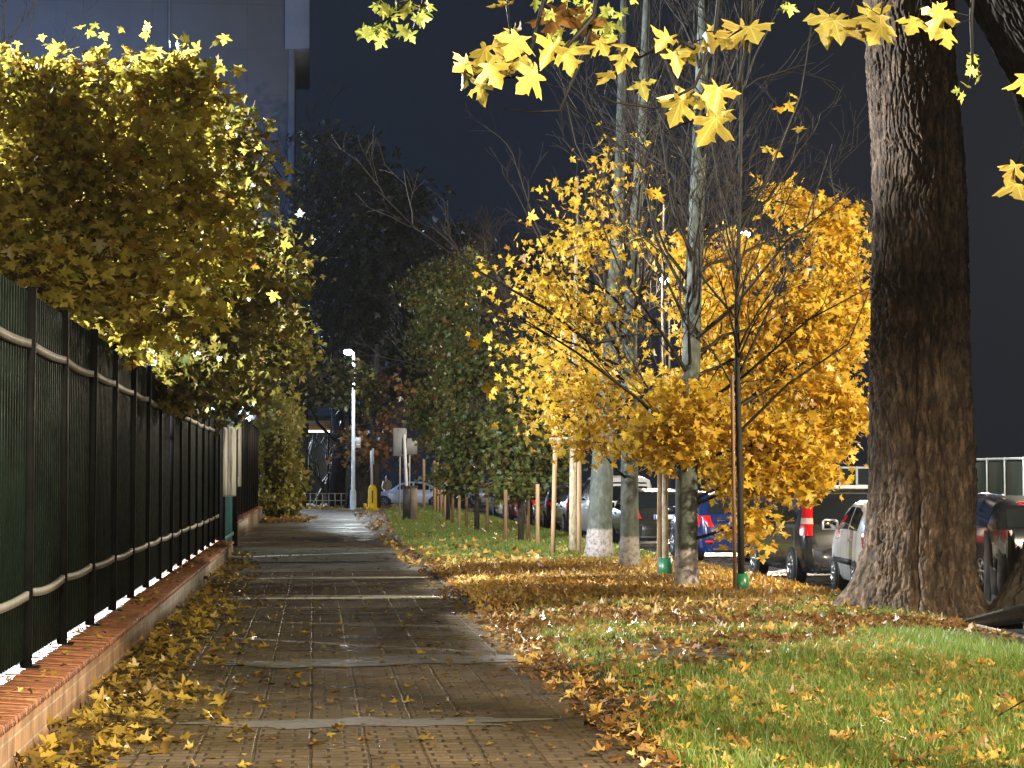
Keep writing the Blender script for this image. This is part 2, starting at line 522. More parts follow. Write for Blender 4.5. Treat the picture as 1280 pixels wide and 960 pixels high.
def leaves(name, pos, nrm, tip, size, material, parent=None, half=HALF_MID, curl=.25, width=1.0, r=rng, stem=False):
    """many separate leaves, each bent along its midrib, as one mesh"""
    pos = np.asarray(pos, float); N = len(pos)
    nrm = unit(np.asarray(nrm, float)); tip = np.asarray(tip, float)
    tip = unit(tip - nrm * (nrm * tip).sum(1, keepdims=True))
    side = np.cross(tip, nrm)
    h = np.array(half); k = len(h)
    idxR = list(range(k)); inner = list(range(1, k - 1))
    tx = np.concatenate([h[:, 0], -h[inner, 0]]) * width
    ty = np.concatenate([h[:, 1], h[inner, 1]]) - .1
    left = [0] + [k + i for i in range(len(inner))] + [k - 1]
    n = len(tx)
    cr = (curl * (r.random(N) * 2 - .6))[:, None]
    dr = (curl * 1.2 * (r.random(N) - .35))[:, None]
    wav = (curl * .6 * (r.random((N, n)) - .5))
    tz = cr * np.abs(tx)[None, :] * 1.1 - dr * (ty[None, :] ** 2) + wav * (np.abs(tx)[None, :] + .1)
    size = np.broadcast_to(np.asarray(size, float), (N,))[:, None, None]
    V = pos[:, None, :] + size * (tx[None, :, None] * side[:, None, :] + ty[None, :, None] * tip[:, None, :] + tz[:, :, None] * nrm[:, None, :])
    f1 = idxR; f2 = left[::-1]
    one = np.array(f1 + f2)
    loops = (one[None, :] + (np.arange(N) * n)[:, None]).ravel()
    totals = np.tile([len(f1), len(f2)], N)
    o = mesh_np(name, V.reshape(-1, 3), loops, totals, material, parent)
    if half is HALF_FINE:
        uv = o.data.uv_layers.new(name='leaf')
        co = np.stack([tx, ty + .1], 1)
        vi = np.empty(len(o.data.loops), dtype=np.int32); o.data.loops.foreach_get('vertex_index', vi)
        uv.data.foreach_set('uv', co[vi % n].astype(np.float32).ravel())
    return o


def rand_unit(n, r=rng):
    return unit(r.normal(size=(n, 3)))


def in_ell(n, c, rad, r=rng, shell=.0):
    u = rand_unit(n, r) * (shell + (1 - shell) * r.random((n, 1))) ** (1 / 2.2)
    return np.asarray(c) + u * np.asarray(rad)


def spray(centres, per, spread, r=rng, flat=.55):
    """leaf positions in flattened sprays round clump centres"""
    c = np.repeat(np.asarray(centres), per, 0)
    return c + r.normal(size=c.shape) * np.asarray([spread, spread, spread * flat])


def hang(n, r=rng, up=.55, toward=-.35):
    nrm = unit(r.normal(size=(n, 3)) * .75 + np.array([0, toward, up]))
    tip = unit(r.normal(size=(n, 3)) * .8 + np.array([0, -.1, -.9]))
    return nrm, tip


# ------------------------------------------------------------------ branches
def bend(p, q, sag=.12, n=5, jit=.05, r=random):
    p, q = np.asarray(p, float), np.asarray(q, float)
    L = np.linalg.norm(q - p)
    out = []
    off = np.array([r.uniform(-1, 1), r.uniform(-1, 1), r.uniform(.2, 1)]) * sag * L
    for i in range(n + 1):
        t = i / n
        w = p * (1 - t) + q * t + off * math.sin(math.pi * t) * .6
        if 0 < i < n: w = w + np.array([r.uniform(-1, 1) for _ in range(3)]) * jit * L / n * 1.6
        out.append(w)
    return out


def grow(mb, p, d, L, r, depth, kids=(2, 4), up=.12, spread=.65, shrink=.66, tips=None, n=5, seg=4, minr=.0035, jit=.12, lo=.3):
    d = np.asarray(d, float); d /= np.linalg.norm(d)
    pts = [np.asarray(p, float)]; dirs = [d]
    for i in range(seg):
        d = d + np.array([random.gauss(0, jit), random.gauss(0, jit), random.gauss(0, jit) + up * .25])
        d /= np.linalg.norm(d)
        pts.append(pts[-1] + d * L / seg); dirs.append(d)
    rr = [max(minr, r * (1 - .6 * i / seg)) for i in range(seg + 1)]
    mb.tube(pts, rr, n if depth > 1 else 3, cap=False)
    if tips is not None and depth <= 1:
        tips.append((pts[-1], d)); tips.append((pts[-2], dirs[-2]))
    if depth <= 0: return
    for k in range(random.randint(*kids)):
        t = random.uniform(lo, 1.0)
        i = min(seg - 1, int(t * seg)); f = t * seg - i
        q = pts[i] * (1 - f) + pts[i + 1] * f
        s = np.array([random.gauss(0, 1) for _ in range(3)]); s -= dirs[i] * s.dot(dirs[i]); s /= np.linalg.norm(s) + 1e-9
        nd = dirs[i] * math.cos(spread) + s * math.sin(spread) + np.array([0, 0, up])
        grow(mb, q, nd, L * shrink * random.uniform(.75, 1.15), max(minr, rr[i] * .62), depth - 1, kids, up, spread, shrink, tips, n, seg, minr, jit, lo)


def path_px(pts, Y, dY=0.0):
    """polyline of world points from pixels at depth Y"""
    m = len(pts)
    return [P(x, y, Y + dY * i / max(1, m - 1)) for i, (x, y) in enumerate(pts)]


def local(pts, o):
    return [np.asarray(p) - np.asarray(o) for p in pts]

exec_order = []



def attach(o, root):
    """hang a mesh built in world coordinates under a thing's Empty"""
    o.data.transform(Matrix.Translation(-Vector(root.location)))
    o.parent = root
    return o


# ================================================================== SETTING
def sheet(name, x0, x1, y0, y1, z, m, kind='structure', nx=2, ny=2, amp=0, sc=.4):
    xs, ys = np.linspace(x0, x1, nx), np.linspace(y0, y1, ny)
    X, Y = np.meshgrid(xs, ys)
    Z = np.full(X.shape, float(z))
    if amp: Z = Z + (fbm(X * sc + 5, Y * sc + 3, 5) - .5) * 2 * amp
    V = np.stack([X, Y, Z], -1).reshape(-1, 3)
    I = (np.arange(ny - 1)[:, None] * nx + np.arange(nx - 1)[None, :]).ravel()
    F = np.stack([I, I + 1, I + nx + 1, I + nx], 1).ravel()
    o = mesh_np(name, V, F, np.full(len(I), 4), m, smooth=bool(amp))
    tag(o, kind=kind)
    return o


sheet('ground', -160, 170, -40, 260, -.20, M['yard'])
sheet('yard', -40, -1.93, -10, 101, -.02, M['yard'], nx=40, ny=110, amp=.03)
# footpath; the far part widens to the right
mb = MB()
edge = [(-8, 1.9), (30, 1.95), (55, 2.1), (75, 2.6), (104, 3.35)]
for (ya, xa), (yb, xb) in zip(edge, edge[1:]):
    b = len(mb.v)
    mb.v += [(-1.95, ya, 0), (xa, ya, 0), (xb, yb, 0), (-1.95, yb, 0)]
    mb.f.append((b, b + 1, b + 2, b + 3))
tag(mb.build('footpath', M['paver']), kind='structure')


def path_edge(y):
    return np.interp(y, [e[0] for e in edge], [e[1] for e in edge])


def blob_sheet(name, cx, cy, rx, ry, z, m, n=60, seed=0, pw=.35):
    b = MB()
    rr = random.Random(seed)
    ph = [rr.uniform(0, 6.28) for _ in range(5)]
    pts = []
    for i in range(n):
        a = 2 * math.pi * i / n
        k = 1 + pw * (.5 * math.sin(2 * a + ph[0]) + .35 * math.sin(5 * a + ph[1]) + .25 * math.sin(9 * a + ph[2]) + .2 * math.sin(14 * a + ph[3]))
        pts.append((cx + rx * k * math.cos(a), cy + ry * k * math.sin(a), z))
    b.v = pts; b.f = [tuple(range(n))]
    o = b.build(name, m); tag(o, kind='structure')
    return o


def puddle_sheen_mat():
    m = mat('wet_film_pale_sheen', (.17, .165, .16), .16, spec=.9); k = NT(m)  # pale base colour paints in the bright reflection on the wet patches
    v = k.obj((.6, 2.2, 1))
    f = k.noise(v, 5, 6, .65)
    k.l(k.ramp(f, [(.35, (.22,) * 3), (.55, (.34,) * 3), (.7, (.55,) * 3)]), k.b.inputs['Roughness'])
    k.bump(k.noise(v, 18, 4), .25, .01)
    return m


M['puddle'] = puddle_sheen_mat()
b = MB()
b.v = [(-1.6, 35.6, .004), (2.9, 36.4, .004), (3.1, 42, .004), (2.6, 47.6, .004), (-1.6, 48.5, .004)]
b.f = [(0, 1, 2, 3, 4)]
tag(b.build('asphalt_driveway', M['asphalt']), kind='structure')
b = MB(); b.box(-1.45, 2.02, 28.05, 28.75, -.02, .006)  # pale grey strip laid across the path
tag(b.build('pale_strip_path', M['pale_strip']), kind='structure')
b = MB(); b.box(-1.45, 1.9, 33.6, 34.05, -.02, .006)
tag(b.build('pale_strip_path', M['pale_strip']), kind='structure')
blob_sheet('puddle_pale_sheen', .95, 18.6, 1.15, .42, .005, M['puddle'], seed=2, pw=.4)
blob_sheet('puddle_pale_sheen', -.1, 18.2, .75, .25, .009, M['puddle'], seed=5, pw=.5)
blob_sheet('puddle_pale_sheen', .3, 13.9, .9, .30, .005, M['puddle'], seed=8, pw=.5)
blob_sheet('puddle_pale_sheen', -.2, 40.3, 1.0, .5, .009, M['puddle'], seed=9, pw=.5)
blob_sheet('puddle_pale_sheen', .9, 44.6, 1.2, .6, .009, M['puddle'], seed=12, pw=.4)
blob_sheet('puddle_pale_sheen', .6, 25.0, .9, .14, .005, M['puddle'], seed=15, pw=.5)

# verge (lawn under trees) with rolling surface
VX0, VX1 = 1.99, 6.98


def verge_z(x, y):
    x = np.asarray(x, float); y = np.asarray(y, float)
    e = np.clip((x - path_edge(y)) / .5, 0, 1) * np.clip((VX1 - x) / .4, 0, 1)
    return .004 + e * (.02 + .05 * (fbm(x * .5 + 4, y * .35 + 2, 3)) + .035 * (fbm(x * 2.3, y * 2.3, 3) - .5))


ys = np.concatenate([np.linspace(-8, 10, 20), np.linspace(10.2, 32, 200), np.linspace(32.3, 104, 200)])
ts = np.linspace(0, 1, 70)
X = path_edge(ys)[:, None] + .02 + (VX1 - path_edge(ys) - .02)[:, None] * ts[None, :]
Y = np.repeat(ys[:, None], 70, 1)
V = np.stack([X, Y, verge_z(X, Y)], -1).reshape(-1, 3)
I = (np.arange(len(ys) - 1)[:, None] * 70 + np.arange(69)[None, :]).ravel()
tag(mesh_np('verge_ground', V, np.stack([I, I + 1, I + 71, I + 70], 1).ravel(), np.full(len(I), 4), M['soil'], smooth=True), kind='structure')
# edging stones of the path and the street kerb
b = MB()
y = 8.0
while y < 60:
    x0 = float(path_edge(y + .5))
    b.bbox(x0 - .03, x0 + .05, y + .004, y + .99, -.1, .022, .008); y += 1.0
tag(b.build('path_kerb', M['kerb']), kind='structure')
b = MB()
y = -6.0
while y < 104:
    b.bbox(6.99, 7.14, y + .004, y + .99, -.2, .012, .015); y += 1.0
tag(b.build('street_kerb', M['kerb']), kind='structure')
sheet('road', 7.14, 14.4, -30, 112, -.14, M['road'])
b = MB()
y = -6.0
while y < 112:
    b.bbox(14.4, 14.55, y + .004, y + .99, -.2, -.02, .015); y += 1.0
tag(b.build('street_kerb', M['kerb']), kind='structure')
sheet('far_pavement', 14.55, 18.2, -20, 112, -.03, M['asphalt'])
sheet('plaza_ground', -60, 60, 104, 150, -.10, M['soil'], nx=60, ny=30, amp=.06)

# ================================================================== LEFT WALL + FENCE
def low_wall(y0, y1, xf, h, label, m, brick=.075, seed=1):
    root = empty('low_brick_wall', (xf, y0, 0)); tag(root, label, 'wall')
    b = MB(); b.box(xf - .33, xf, y0, y1, -.1, h - .055)
    attach(b.build('wall_body', m), root)
    b = MB(); rr = random.Random(seed); y = y0
    while y < y1 - .02:
        dz = rr.uniform(-.004, .004); dx = rr.uniform(-.004, .004)
        # sloping soldier bricks
        xa, xb = xf - .355 + dx, xf + .028 + dx
        ya, yb = y + .004, y + brick - .005
        za, zb = h + .012 + dz, h - .012 + dz
        c = .008
        b.quadbox([(xa, ya, h - .055), (xb, ya, h - .055), (xb, yb, h - .055), (xa, yb, h - .055),
                   (xa + c, ya + c, za), (xb - c, ya + c, zb), (xb - c, yb - c, zb), (xa + c, yb - c, za)])
        y += brick
    b.box(xf - .34, xf + .012, y0, y1, h - .058, h - .02)
    attach(b.build('coping', M['coping']), root)
    return root


low_wall(6.0, 42.4, -1.60, .34, 'long low brick wall with terracotta coping under the dark green fence, nearest the viewer', M['wall'])
low_wall(50.0, 80.0, -1.93, .50, 'short far low wall beyond the gate with brick capping and square end', M['wall_far'], .25, 3)

FX = -1.90
root = empty('metal_fence', (FX, 8.28, .36))
tag(root, 'tall dark green slatted metal fence with two pale horizontal rails on brick wall', 'fence')
yy = 8.28
while yy < 41:
    tl = random.uniform(-.012, .012)
    b = MB(); b.bbox(FX - .025, FX + .048, yy - .035, yy + .035, .34, 2.86, .008)
    b.v = [(x_ + tl * .4 * (z_ - .3), y_ + tl * (z_ - .3), z_) for x_, y_, z_ in b.v]
    b.bbox(FX - .07, FX + .10, yy - .075, yy + .075, .335, .352, .004)
    attach(b.build('post', M['fence_black']), root)
    ya, yb = yy + .045, yy + 1.955
    b = MB(); b.box(FX - .028, FX - .018, ya, yb, .42, 2.80)
    n = 16; st = (yb - ya) / n
    for i in range(n):
        yc = ya + st * (i + .5)
        b.bbox(FX - .018, FX + .008, yc - .028, yc + .028, .40, 2.83 + random.uniform(-.004, .004), .006)
    attach(b.build('slat_panel', M['fence']), root)
    for z in (.83, 2.47):
        b = MB(); sg = random.uniform(.01, .03); dz = random.uniform(-.01, .01); G = []
        for t in np.linspace(0, 1, 9):
            zz = z + dz - sg * 4 * t * (1 - t); q_ = ya + .02 + (yb - ya - .04) * t
            G.append([(FX + .010, q_, zz - .027), (FX + .036, q_, zz - .027), (FX + .036, q_, zz + .027), (FX + .010, q_, zz + .027), (FX + .010, q_, zz - .027)])
        b.grid(G)
        attach(b.build('rail', M['rail']), root)
    yy += 2.0
b = MB(); b.bbox(FX - .025, FX + .048, yy - .035, yy + .035, .34, 2.86, .008)
attach(b.build('post', M['fence_black']), root)
FEND = yy

# gate with notices
root = empty('metal_gate', (FX, 42.6, 0)); tag(root, 'teal metal gate with thick black posts between the two low walls', 'gate')
for yp in (42.75, 49.6):
    b = MB(); b.bbox(FX - .10, FX + .13, yp - .1, yp + .1, 0, 3.0, .015)
    attach(b.build('post', M['fence_black']), root)
b = MB(); b.box(FX - .03, FX - .01, 42.9, 49.45, .1, 2.98)
for i in range(42):
    yc = 42.95 + i * .155
    b.bbox(FX - .012, FX + .02, yc - .03, yc + .03, .1, 3.0, .006)
attach(b.build('leaf_panel', M['teal']), root)
for z in (.3, 1.5, 2.85):
    b = MB(); b.bbox(FX + .022, FX + .05, 42.9, 49.45, z - .04, z + .04, .005)
    attach(b.build('cross_rail', M['teal']), root)
b = MB(); b.bbox(FX + .05, FX + .12, 43.0, 43.12, 1.0, 1.2, .008)
attach(b.build('lock_case', M['steel']), root)
# boards: slim panels with depth
def notice(y0, ang, w, z0, z1, label, x=FX + .14):
    r = empty('notice_board', (x, y0, z0), R(ang)); tag(r, label, 'notice board', 'white notices on the fence and gate')
    b = MB(); b.bbox(0, .03, 0, w, 0, z1 - z0, .005)
    o = b.build('board', M['steel'], r)
    b = MB(); b.box(.0301, .033, .03, w - .03, .03, z1 - z0 - .03)
    b.box(.03, .033, .03, .032, .03, .032)
    o = b.build('paper', M['paper'], r)
    return r


notice(40.7, -4, .75, 1.22, 2.55, 'narrow white notice on the last bay of the dark fence before the gate post')
notice(43.1, -5, 1.3, 1.2, 2.62, 'large white notice on the teal gate just past the thick black post')
notice(50.2, -3, 1.2, 1.62, 2.50, 'thin white sign strip on the dark fence beyond the gate, upper one', x=-1.9)
notice(52.2, -3, 1.3, 1.35, 2.9, 'thin grey sign strip on the dark fence beyond the gate, lower one', x=-1.92)

root = empty('dark_railing', (-2.2, 50, .5)); tag(root, 'tall black slatted fence on the far low wall beyond the teal gate', 'fence')
b = MB(); b.box(-2.17, -2.15, 50.05, 79.9, .56, 3.3)
for i in range(170):
    yc = 50.1 + i * .175
    b.bbox(-2.15, -2.115, yc - .03, yc + .03, .54, 3.34, .006)
attach(b.build('slat_panel', M['fence_black']), root)
for i in range(13):
    yc = 50.1 + i * 2.48
    b = MB(); b.bbox(-2.2, -2.09, yc - .05, yc + .05, .5, 3.42, .01)
    attach(b.build('post', M['fence_black']), root)

# ================================================================== TREES
def tree(name, base, label, cat='tree', group=None):
    r = empty(name, base); tag(r, label, cat, group)
    return r


def limb_system(b, trunk_pts, ells, r0, shell=.15, lift=.45):
    """one limb from the trunk into each part of the crown, side shoots from it to the leaf clumps"""
    tp = np.array([np.asarray(p, float) for p in trunk_pts])
    L = np.linspace(0, len(tp) - 1, 80)
    fine = np.stack([np.interp(L, range(len(tp)), tp[:, i]) for i in range(3)], 1)
    out = []
    for c, rad, n in ells:
        cl = in_ell(n, c, rad, shell=shell)
        out.append(cl)
        zt = c[2] - lift * np.linalg.norm(fine[:, :2] - np.asarray(c)[:2], axis=1).min() - .1
        i0 = int(np.argmin(np.abs(fine[:, 2] - max(zt, fine[0, 2] + .8))))
        e = np.asarray(c) + (np.asarray(c) - fine[i0]) / (np.linalg.norm(np.asarray(c) - fine[i0]) + 1e-6) * min(rad) * .5
        main = bend(fine[i0], e, .14, 8, .05)
        b.tube(main, [r0 * (1 - .82 * i / 8) for i in range(9)], 5, cap=False)
        mp = np.array(main)
        for q in cl:
            if random.random() < .35: continue
            d = np.linalg.norm(mp - q, axis=1); d[:3] += 9
            k = max(2, int(np.argmin(d)) - random.choice((1, 1, 2)))
            f = random.random() * .8
            st = mp[k] * (1 - f) + mp[k + 1] * f if k < 8 else mp[k]
            b.tube(bend(st, q, .15, 4, .1), [.010, .008, .006, .0045, .003], 3, cap=False)
    return np.concatenate(out)


def crown_tree(name, label, base, trunk_pts, trunk_r, ells, per, lsize, lmat, half=HALF_MID, bmat='bark_dark', spread=.22, group=None,
               nclump=None, limb_r=.03, tn=10, curl=.25, up=.55, toward=-.35, limb_mat=None):
    """trunk, limbs reaching into every clump, sprays of leaves round the clumps"""
    r = tree(name, base, label, group=group)
    b = MB(); b.tube(trunk_pts, trunk_r, tn)
    attach(b.build('trunk', M[bmat], smooth=True), r)
    b = MB()
    cl = limb_system(b, trunk_pts, ells, limb_r)
    attach(b.build('limbs', M[limb_mat or 'twig']), r)
    pos = spray(cl, per, spread)
    nr, tp2 = hang(len(pos), up=up, toward=toward)
    sz = lsize * (.65 + .6 * rng.random(len(pos)))
    attach(leaves('crown', pos, nr, tp2, sz, M[lmat], half=half, curl=curl), r)
    return r


def E(px, py, Y, rx, ry, rz, n):
    return (P(px, py, Y), (rx, ry, rz), n)


# --- maples behind the fence (left)
crown_tree('maple_tree', 'bushy yellow maple leaning over the near fence, brightly lit from behind at its top',
           (-3.6, 20.5, -.02), [(-3.6, 20.5, -.05), (-3.55, 20.5, 1.2), (-3.4, 20.4, 2.6), (-3.2, 20.3, 4.0), (-3.0, 20.2, 5.4)], [.13, .11, .09, .06, .03],
           [E(110, 235, 20, 1.05, .6, .95, 84), E(-30, 200, 19.5, 1.0, .6, .95, 45), E(60, 120, 20.5, 1.0, .6, .52, 44), E(190, 190, 21.5, .80, .6, .85, 66), E(215, 110, 21.5, .50, .4, .36, 22), E(110, 330, 19.6, 1.2, .6, .50, 50), E(215, 300, 21.5, .7, .5, .8, 44), E(150, 395, 21, .8, .4, .32, 40), E(50, 345, 19, .9, .4, .28, 34)],
           31, .104, 'olive', spread=.21)
crown_tree('maple_tree', 'darker maple behind the middle of the fence whose low boughs hang over the gate',
           (-3.2, 28.5, -.02), [(-3.2, 28.5, -.05), (-3.1, 28.5, 1.4), (-2.8, 28.4, 2.8), (-2.4, 28.3, 4.2), (-2.1, 28.2, 5.2)], [.13, .11, .09, .06, .03],
           [E(235, 280, 27, 1.05, .7, 1.1, 74), E(255, 385, 28, 1.1, .7, .9, 80), E(180, 360, 27, .8, .6, .8, 40), E(325, 350, 30, .62, .7, .75, 44), E(220, 440, 27, .9, .6, .45, 46), E(215, 470, 26, .55, .4, .32, 30), E(275, 495, 31, .45, .5, .28, 22), E(300, 450, 31, .75, 1.0, .5, 44), E(345, 420, 32, .45, .8, .6, 24), E(262, 480, 31, .4, .8, .3, 18), E(270, 215, 25.5, .45, .5, .75, 30)],
           48, .096, 'olive_dark', spread=.22)
# stray outer twigs with a few leaves of the first maple handled by its crown; bare dark tree at the far upper left
r = tree('bare_tree', (-6.9, 40, -.02), 'leafless dark tree rising behind the yellow maple at the upper left')
b = MB(); b.tube([(-6.9, 40, -.05), (-6.8, 40, 3.5), (-6.4, 40, 6.5), (-5.9, 40, 8.5)], [.16, .13, .09, .05], 8)
attach(b.build('trunk', M['bark_dark'], smooth=True), r)
b = MB()
for k in range(7):
    grow(b, (-6.5 + .1 * k, 40, 6.2 + .35 * k), (random.uniform(-.3, .8), random.uniform(-.3, .3), 1), 2.0, .035, 3, (2, 3), .1, .6)
attach(b.build('limbs', M['twig']), r)

# --- ivy pillar and dark trees at the end of the left side
r = tree('ivy_thicket', (-1.3, 84, 0), 'tall ivy covered column bulging over the path past the dark fence', 'ivy')
ells = [(P(344, 560, 84), (.72, 1.5, 1.5), 90), (P(358, 600, 83), (.6, 1.2, .9), 60), (P(345, 630, 82), (.8, 1.2, .5), 40), (P(350, 520, 84), (.75, 1.5, .8), 50), (P(332, 580, 86), (.6, 1.5, 1.9), 60)]
cl = np.concatenate([in_ell(n, c, rad, shell=.45) for c, rad, n in ells])
pos = spray(cl, 26, .2, flat=.9); pos[:, 2] = np.maximum(pos[:, 2], .05)
nr, tp = hang(len(pos), up=.2)
b = MB(); b.tube([(-1.5, 84.5, -.1), (-1.45, 84.5, 2), (-1.4, 84.6, 4.2)], [.3, .26, .18], 9)
attach(b.build('trunk', M['bark_dark'], smooth=True), r)
attach(leaves('foliage', pos, nr, tp, .19 * (.6 + .7 * rng.random(len(pos))), M['ivy'], half=HALF_LOW), r)


def dense_tree(label, c, base, ells, per, size, m='dark', group='dark trees closing the end of the path', spread=.5, half=HALF_LOW):
    return crown_tree('dark_tree', label, base, [base, tuple(np.array(base) + (0, 0, 2)), tuple(np.array(base) + (.1, 0, 4.5)), tuple(np.array(base) + (.2, 0, 7))],
                      [.3, .24, .18, .1], ells, per, size, m, half=half, spread=spread, group=group, limb_r=.05)


dense_tree('dark evergreen whose low boughs arch over the ivy column', None, (-3.4, 88, -.05),
           [E(350, 470, 86, 1.7, 2, 1.1, 70), E(385, 490, 88, 1.2, 1.5, .45, 44), E(330, 400, 88, 1.8, 2, 1.5, 60), E(415, 470, 89, .9, 1.2, .6, 26), E(300, 440, 86, 1.5, 2, 2, 50)], 26, .26, spread=.32)
dense_tree('broad black tree mass right above the path lamp', None, (-1.5, 122, -.1),
           [E(420, 400, 120, 4.0, 4, 3.0, 110), E(360, 370, 122, 3.5, 4, 3.5, 80), E(480, 380, 122, 3.6, 4, 3.6, 100), E(430, 300, 124, 3.6, 3, 3.0, 70), E(420, 215, 124, 3.3, 3, 2.6, 40), E(490, 260, 124, 2.8, 3, 2.8, 36), E(560, 330, 124, 2.4, 3, 2.6, 36), E(510, 450, 118, 2.4, 3, 2.2, 60), E(560, 420, 122, 2.4, 3, 3.2, 60)], 24, .42, spread=.7)


def bare_far(label, base, H, r0, mb_depth=4, spread=.5, L=5.5, n0=7, group='bare trees in the dark behind', mt='twig'):
    r = tree('bare_tree', base, label, group=group)
    b = MB(); bx, by, bz = base
    tp = [(bx, by, bz), (bx + .2, by, bz + H * .25), (bx - .1, by, bz + H * .5), (bx + .3, by, bz + H * .8)]
    b.tube(tp, [r0, r0 * .8, r0 * .6, r0 * .25], 9)
    attach(b.build('trunk', M['bark_dark'], smooth=True), r)
    b = MB()
    for k in range(n0):
        t = random.uniform(.3, 1)
        z = bz + H * .8 * t
        a = random.uniform(0, 6.28)
        grow(b, (np.interp(t, [0, .31, .62, 1], [q[0] for q in tp]), by, z), (math.cos(a), math.sin(a), 1.0), L * (1.1 - .4 * t), .11 * (1.1 - .6 * t), mb_depth, (3, 4), .1, spread, .62, None, 4, 3, .012)
    attach(b.build('limbs', M[mt]), r)
    return r


bare_far('huge bare tree fading into the night left of the sky gap', tuple(P(420, 640, 118)), 15, .5, 4, .55, 6, 9)
bare_far('bare tree beside the tall building corner at the top', tuple(P(372, 640, 112)), 19, .45, 4, .55, 6, 7)
bare_far('bare tree in the dark behind the yellow trees', tuple(P(690, 640, 92)), 13, .4, 4, .55, 5, 9)
bare_far('bare tree between the lit yellow crown and the big trunk', tuple(P(1010, 650, 75)), 11.5, .35, 4, .55, 4.5, 9)
bare_far('bare tree dimly seen above the green saplings', tuple(P(575, 640, 105)), 13, .4, 4, .55, 5, 8)

# --- big old trunk on the right ----------------------------------------
def big_trunk(name, label, axis, radii, base, flare, seed, bark_m, na=460, nz=640, crack=.05, h0=-.15, grooves=(), knots=()):
    r = tree(name, base, label)
    axis = np.array(axis, float)
    L = np.concatenate([[0], np.cumsum(np.linalg.norm(np.diff(axis, axis=0), axis=1))])
    s = np.linspace(0, 1, nz) ** 1.15 * L[-1]
    cx = np.stack([np.interp(s, L, axis[:, i]) for i in range(3)], 1)
    for _ in range(8):
        cx[1:-1] = .25 * cx[:-2] + .5 * cx[1:-1] + .25 * cx[2:]
    rad = np.interp(s, L, radii)
    a = np.linspace(0, 2 * math.pi, na, endpoint=False)
    A, S = np.meshgrid(a, s)
    rr = random.Random(seed)
    lob = sum(w * np.cos(k * A + rr.uniform(0, 6.28)) for k, w in ((2, .03), (3, .03), (5, .022)))
    fl = np.zeros_like(A)
    for ang, w, amp, dec in flare:
        d = np.abs((A - ang + math.pi) % (2 * math.pi) - math.pi)
        fl += amp * np.exp(-(d / w) ** 2) * np.exp(-np.clip(S - .1, 0, None) / dec)
    # vertical bark plates: ridged noise stretched along the trunk
    def plates(nc, zs, off, warp, sharp=.30):
        cu = A / (2 * math.pi) * nc; cv = S * zs + off
        cu = cu + (fbm(S * 2.2 + off, A * 0 + 3, 3) - .5) * warp + (vnoise(A / (2 * math.pi) * 256 * .5, S * 5 + off) - .5) * .5
        iu, iv = np.floor(cu).astype(int), np.floor(cv).astype(int)
        f1 = np.full(A.shape, 9.0); f2 = np.full(A.shape, 9.0); idv = np.zeros(A.shape)
        for du in (-1, 0, 1):
            for dv in (-1, 0, 1):
                a_, b_ = (iu + du) % nc, (iv + dv)
                px_ = _perm[a_ % 256, (b_ + seed * 7) % 256]; py_ = _perm[(a_ + 91) % 256, (b_ + seed * 13) % 256]
                d = np.hypot(iu + du + px_ - cu, (b_ + py_ - cv))
                near = d < f1
                f2 = np.where(near, f1, np.minimum(f2, d)); idv = np.where(near, px_, idv); f1 = np.where(near, d, f1)
        return np.clip((f2 - f1) / sharp, 0, 1) ** .5, idv
    nc = max(24, int(2 * math.pi * rad.mean() / .062))
    h1, id1 = plates(nc, 2.3, 0, 2.4)
    h2, id2 = plates(nc * 2, 8.0, 31, 3, .45)
    n3 = vnoise(A / (2 * math.pi) * 256, S * 22) + .7 * vnoise(A / (2 * math.pi) * 256 * .9 + 50, S * 55) - .4
    big_ = fbm(A * 1.7 + seed, S * .6, 3) - .5
    grv = 0
    for ang, wd, dep, z1_ in grooves:
        d = (A - ang - .05 * np.sin(S * 2.1) - .03 * np.sin(S * 5.3) + math.pi) % (2 * math.pi) - math.pi
        grv = grv - dep * np.exp(-(d / wd) ** 2) * np.clip((z1_ - S) / .8, 0, 1)
    for ang, z_, wd, dep in knots:
        d = np.abs((A - ang + math.pi) % (2 * math.pi) - math.pi) * rad.mean()
        rr_ = np.hypot(d, S - z_) / wd
        grv = grv + dep * np.exp(-rr_ ** 2) - dep * .9 * np.exp(-(rr_ / .35) ** 2)
    amp_ = .35 + 1.25 * fbm(A * 2.2 + seed * 3, S * .9, 4)
    br = grv + amp_ * crack * (1.0 * h1 + .45 * h1 * id1 + .32 * h2 + .42 * n3 - 1.1) + .05 * big_
    Rr = rad[:, None] * (1 + lob) + fl + br
    V = np.stack([cx[:, 0][:, None] + Rr * np.cos(A), cx[:, 1][:, None] + Rr * np.sin(A), np.repeat(cx[:, 2][:, None], na, 1)], -1).reshape(-1, 3)
    I = np.arange(nz - 1)[:, None] * na + np.arange(na)[None, :]
    J = np.arange(nz - 1)[:, None] * na + (np.arange(na)[None, :] + 1) % na
    F = np.stack([I, J, J + na, I + na], -1).reshape(-1)
    o = mesh_np('trunk', V, F, np.full(len(F) // 4, 4), bark_m, smooth=False)
    attach(o, r)
    return r


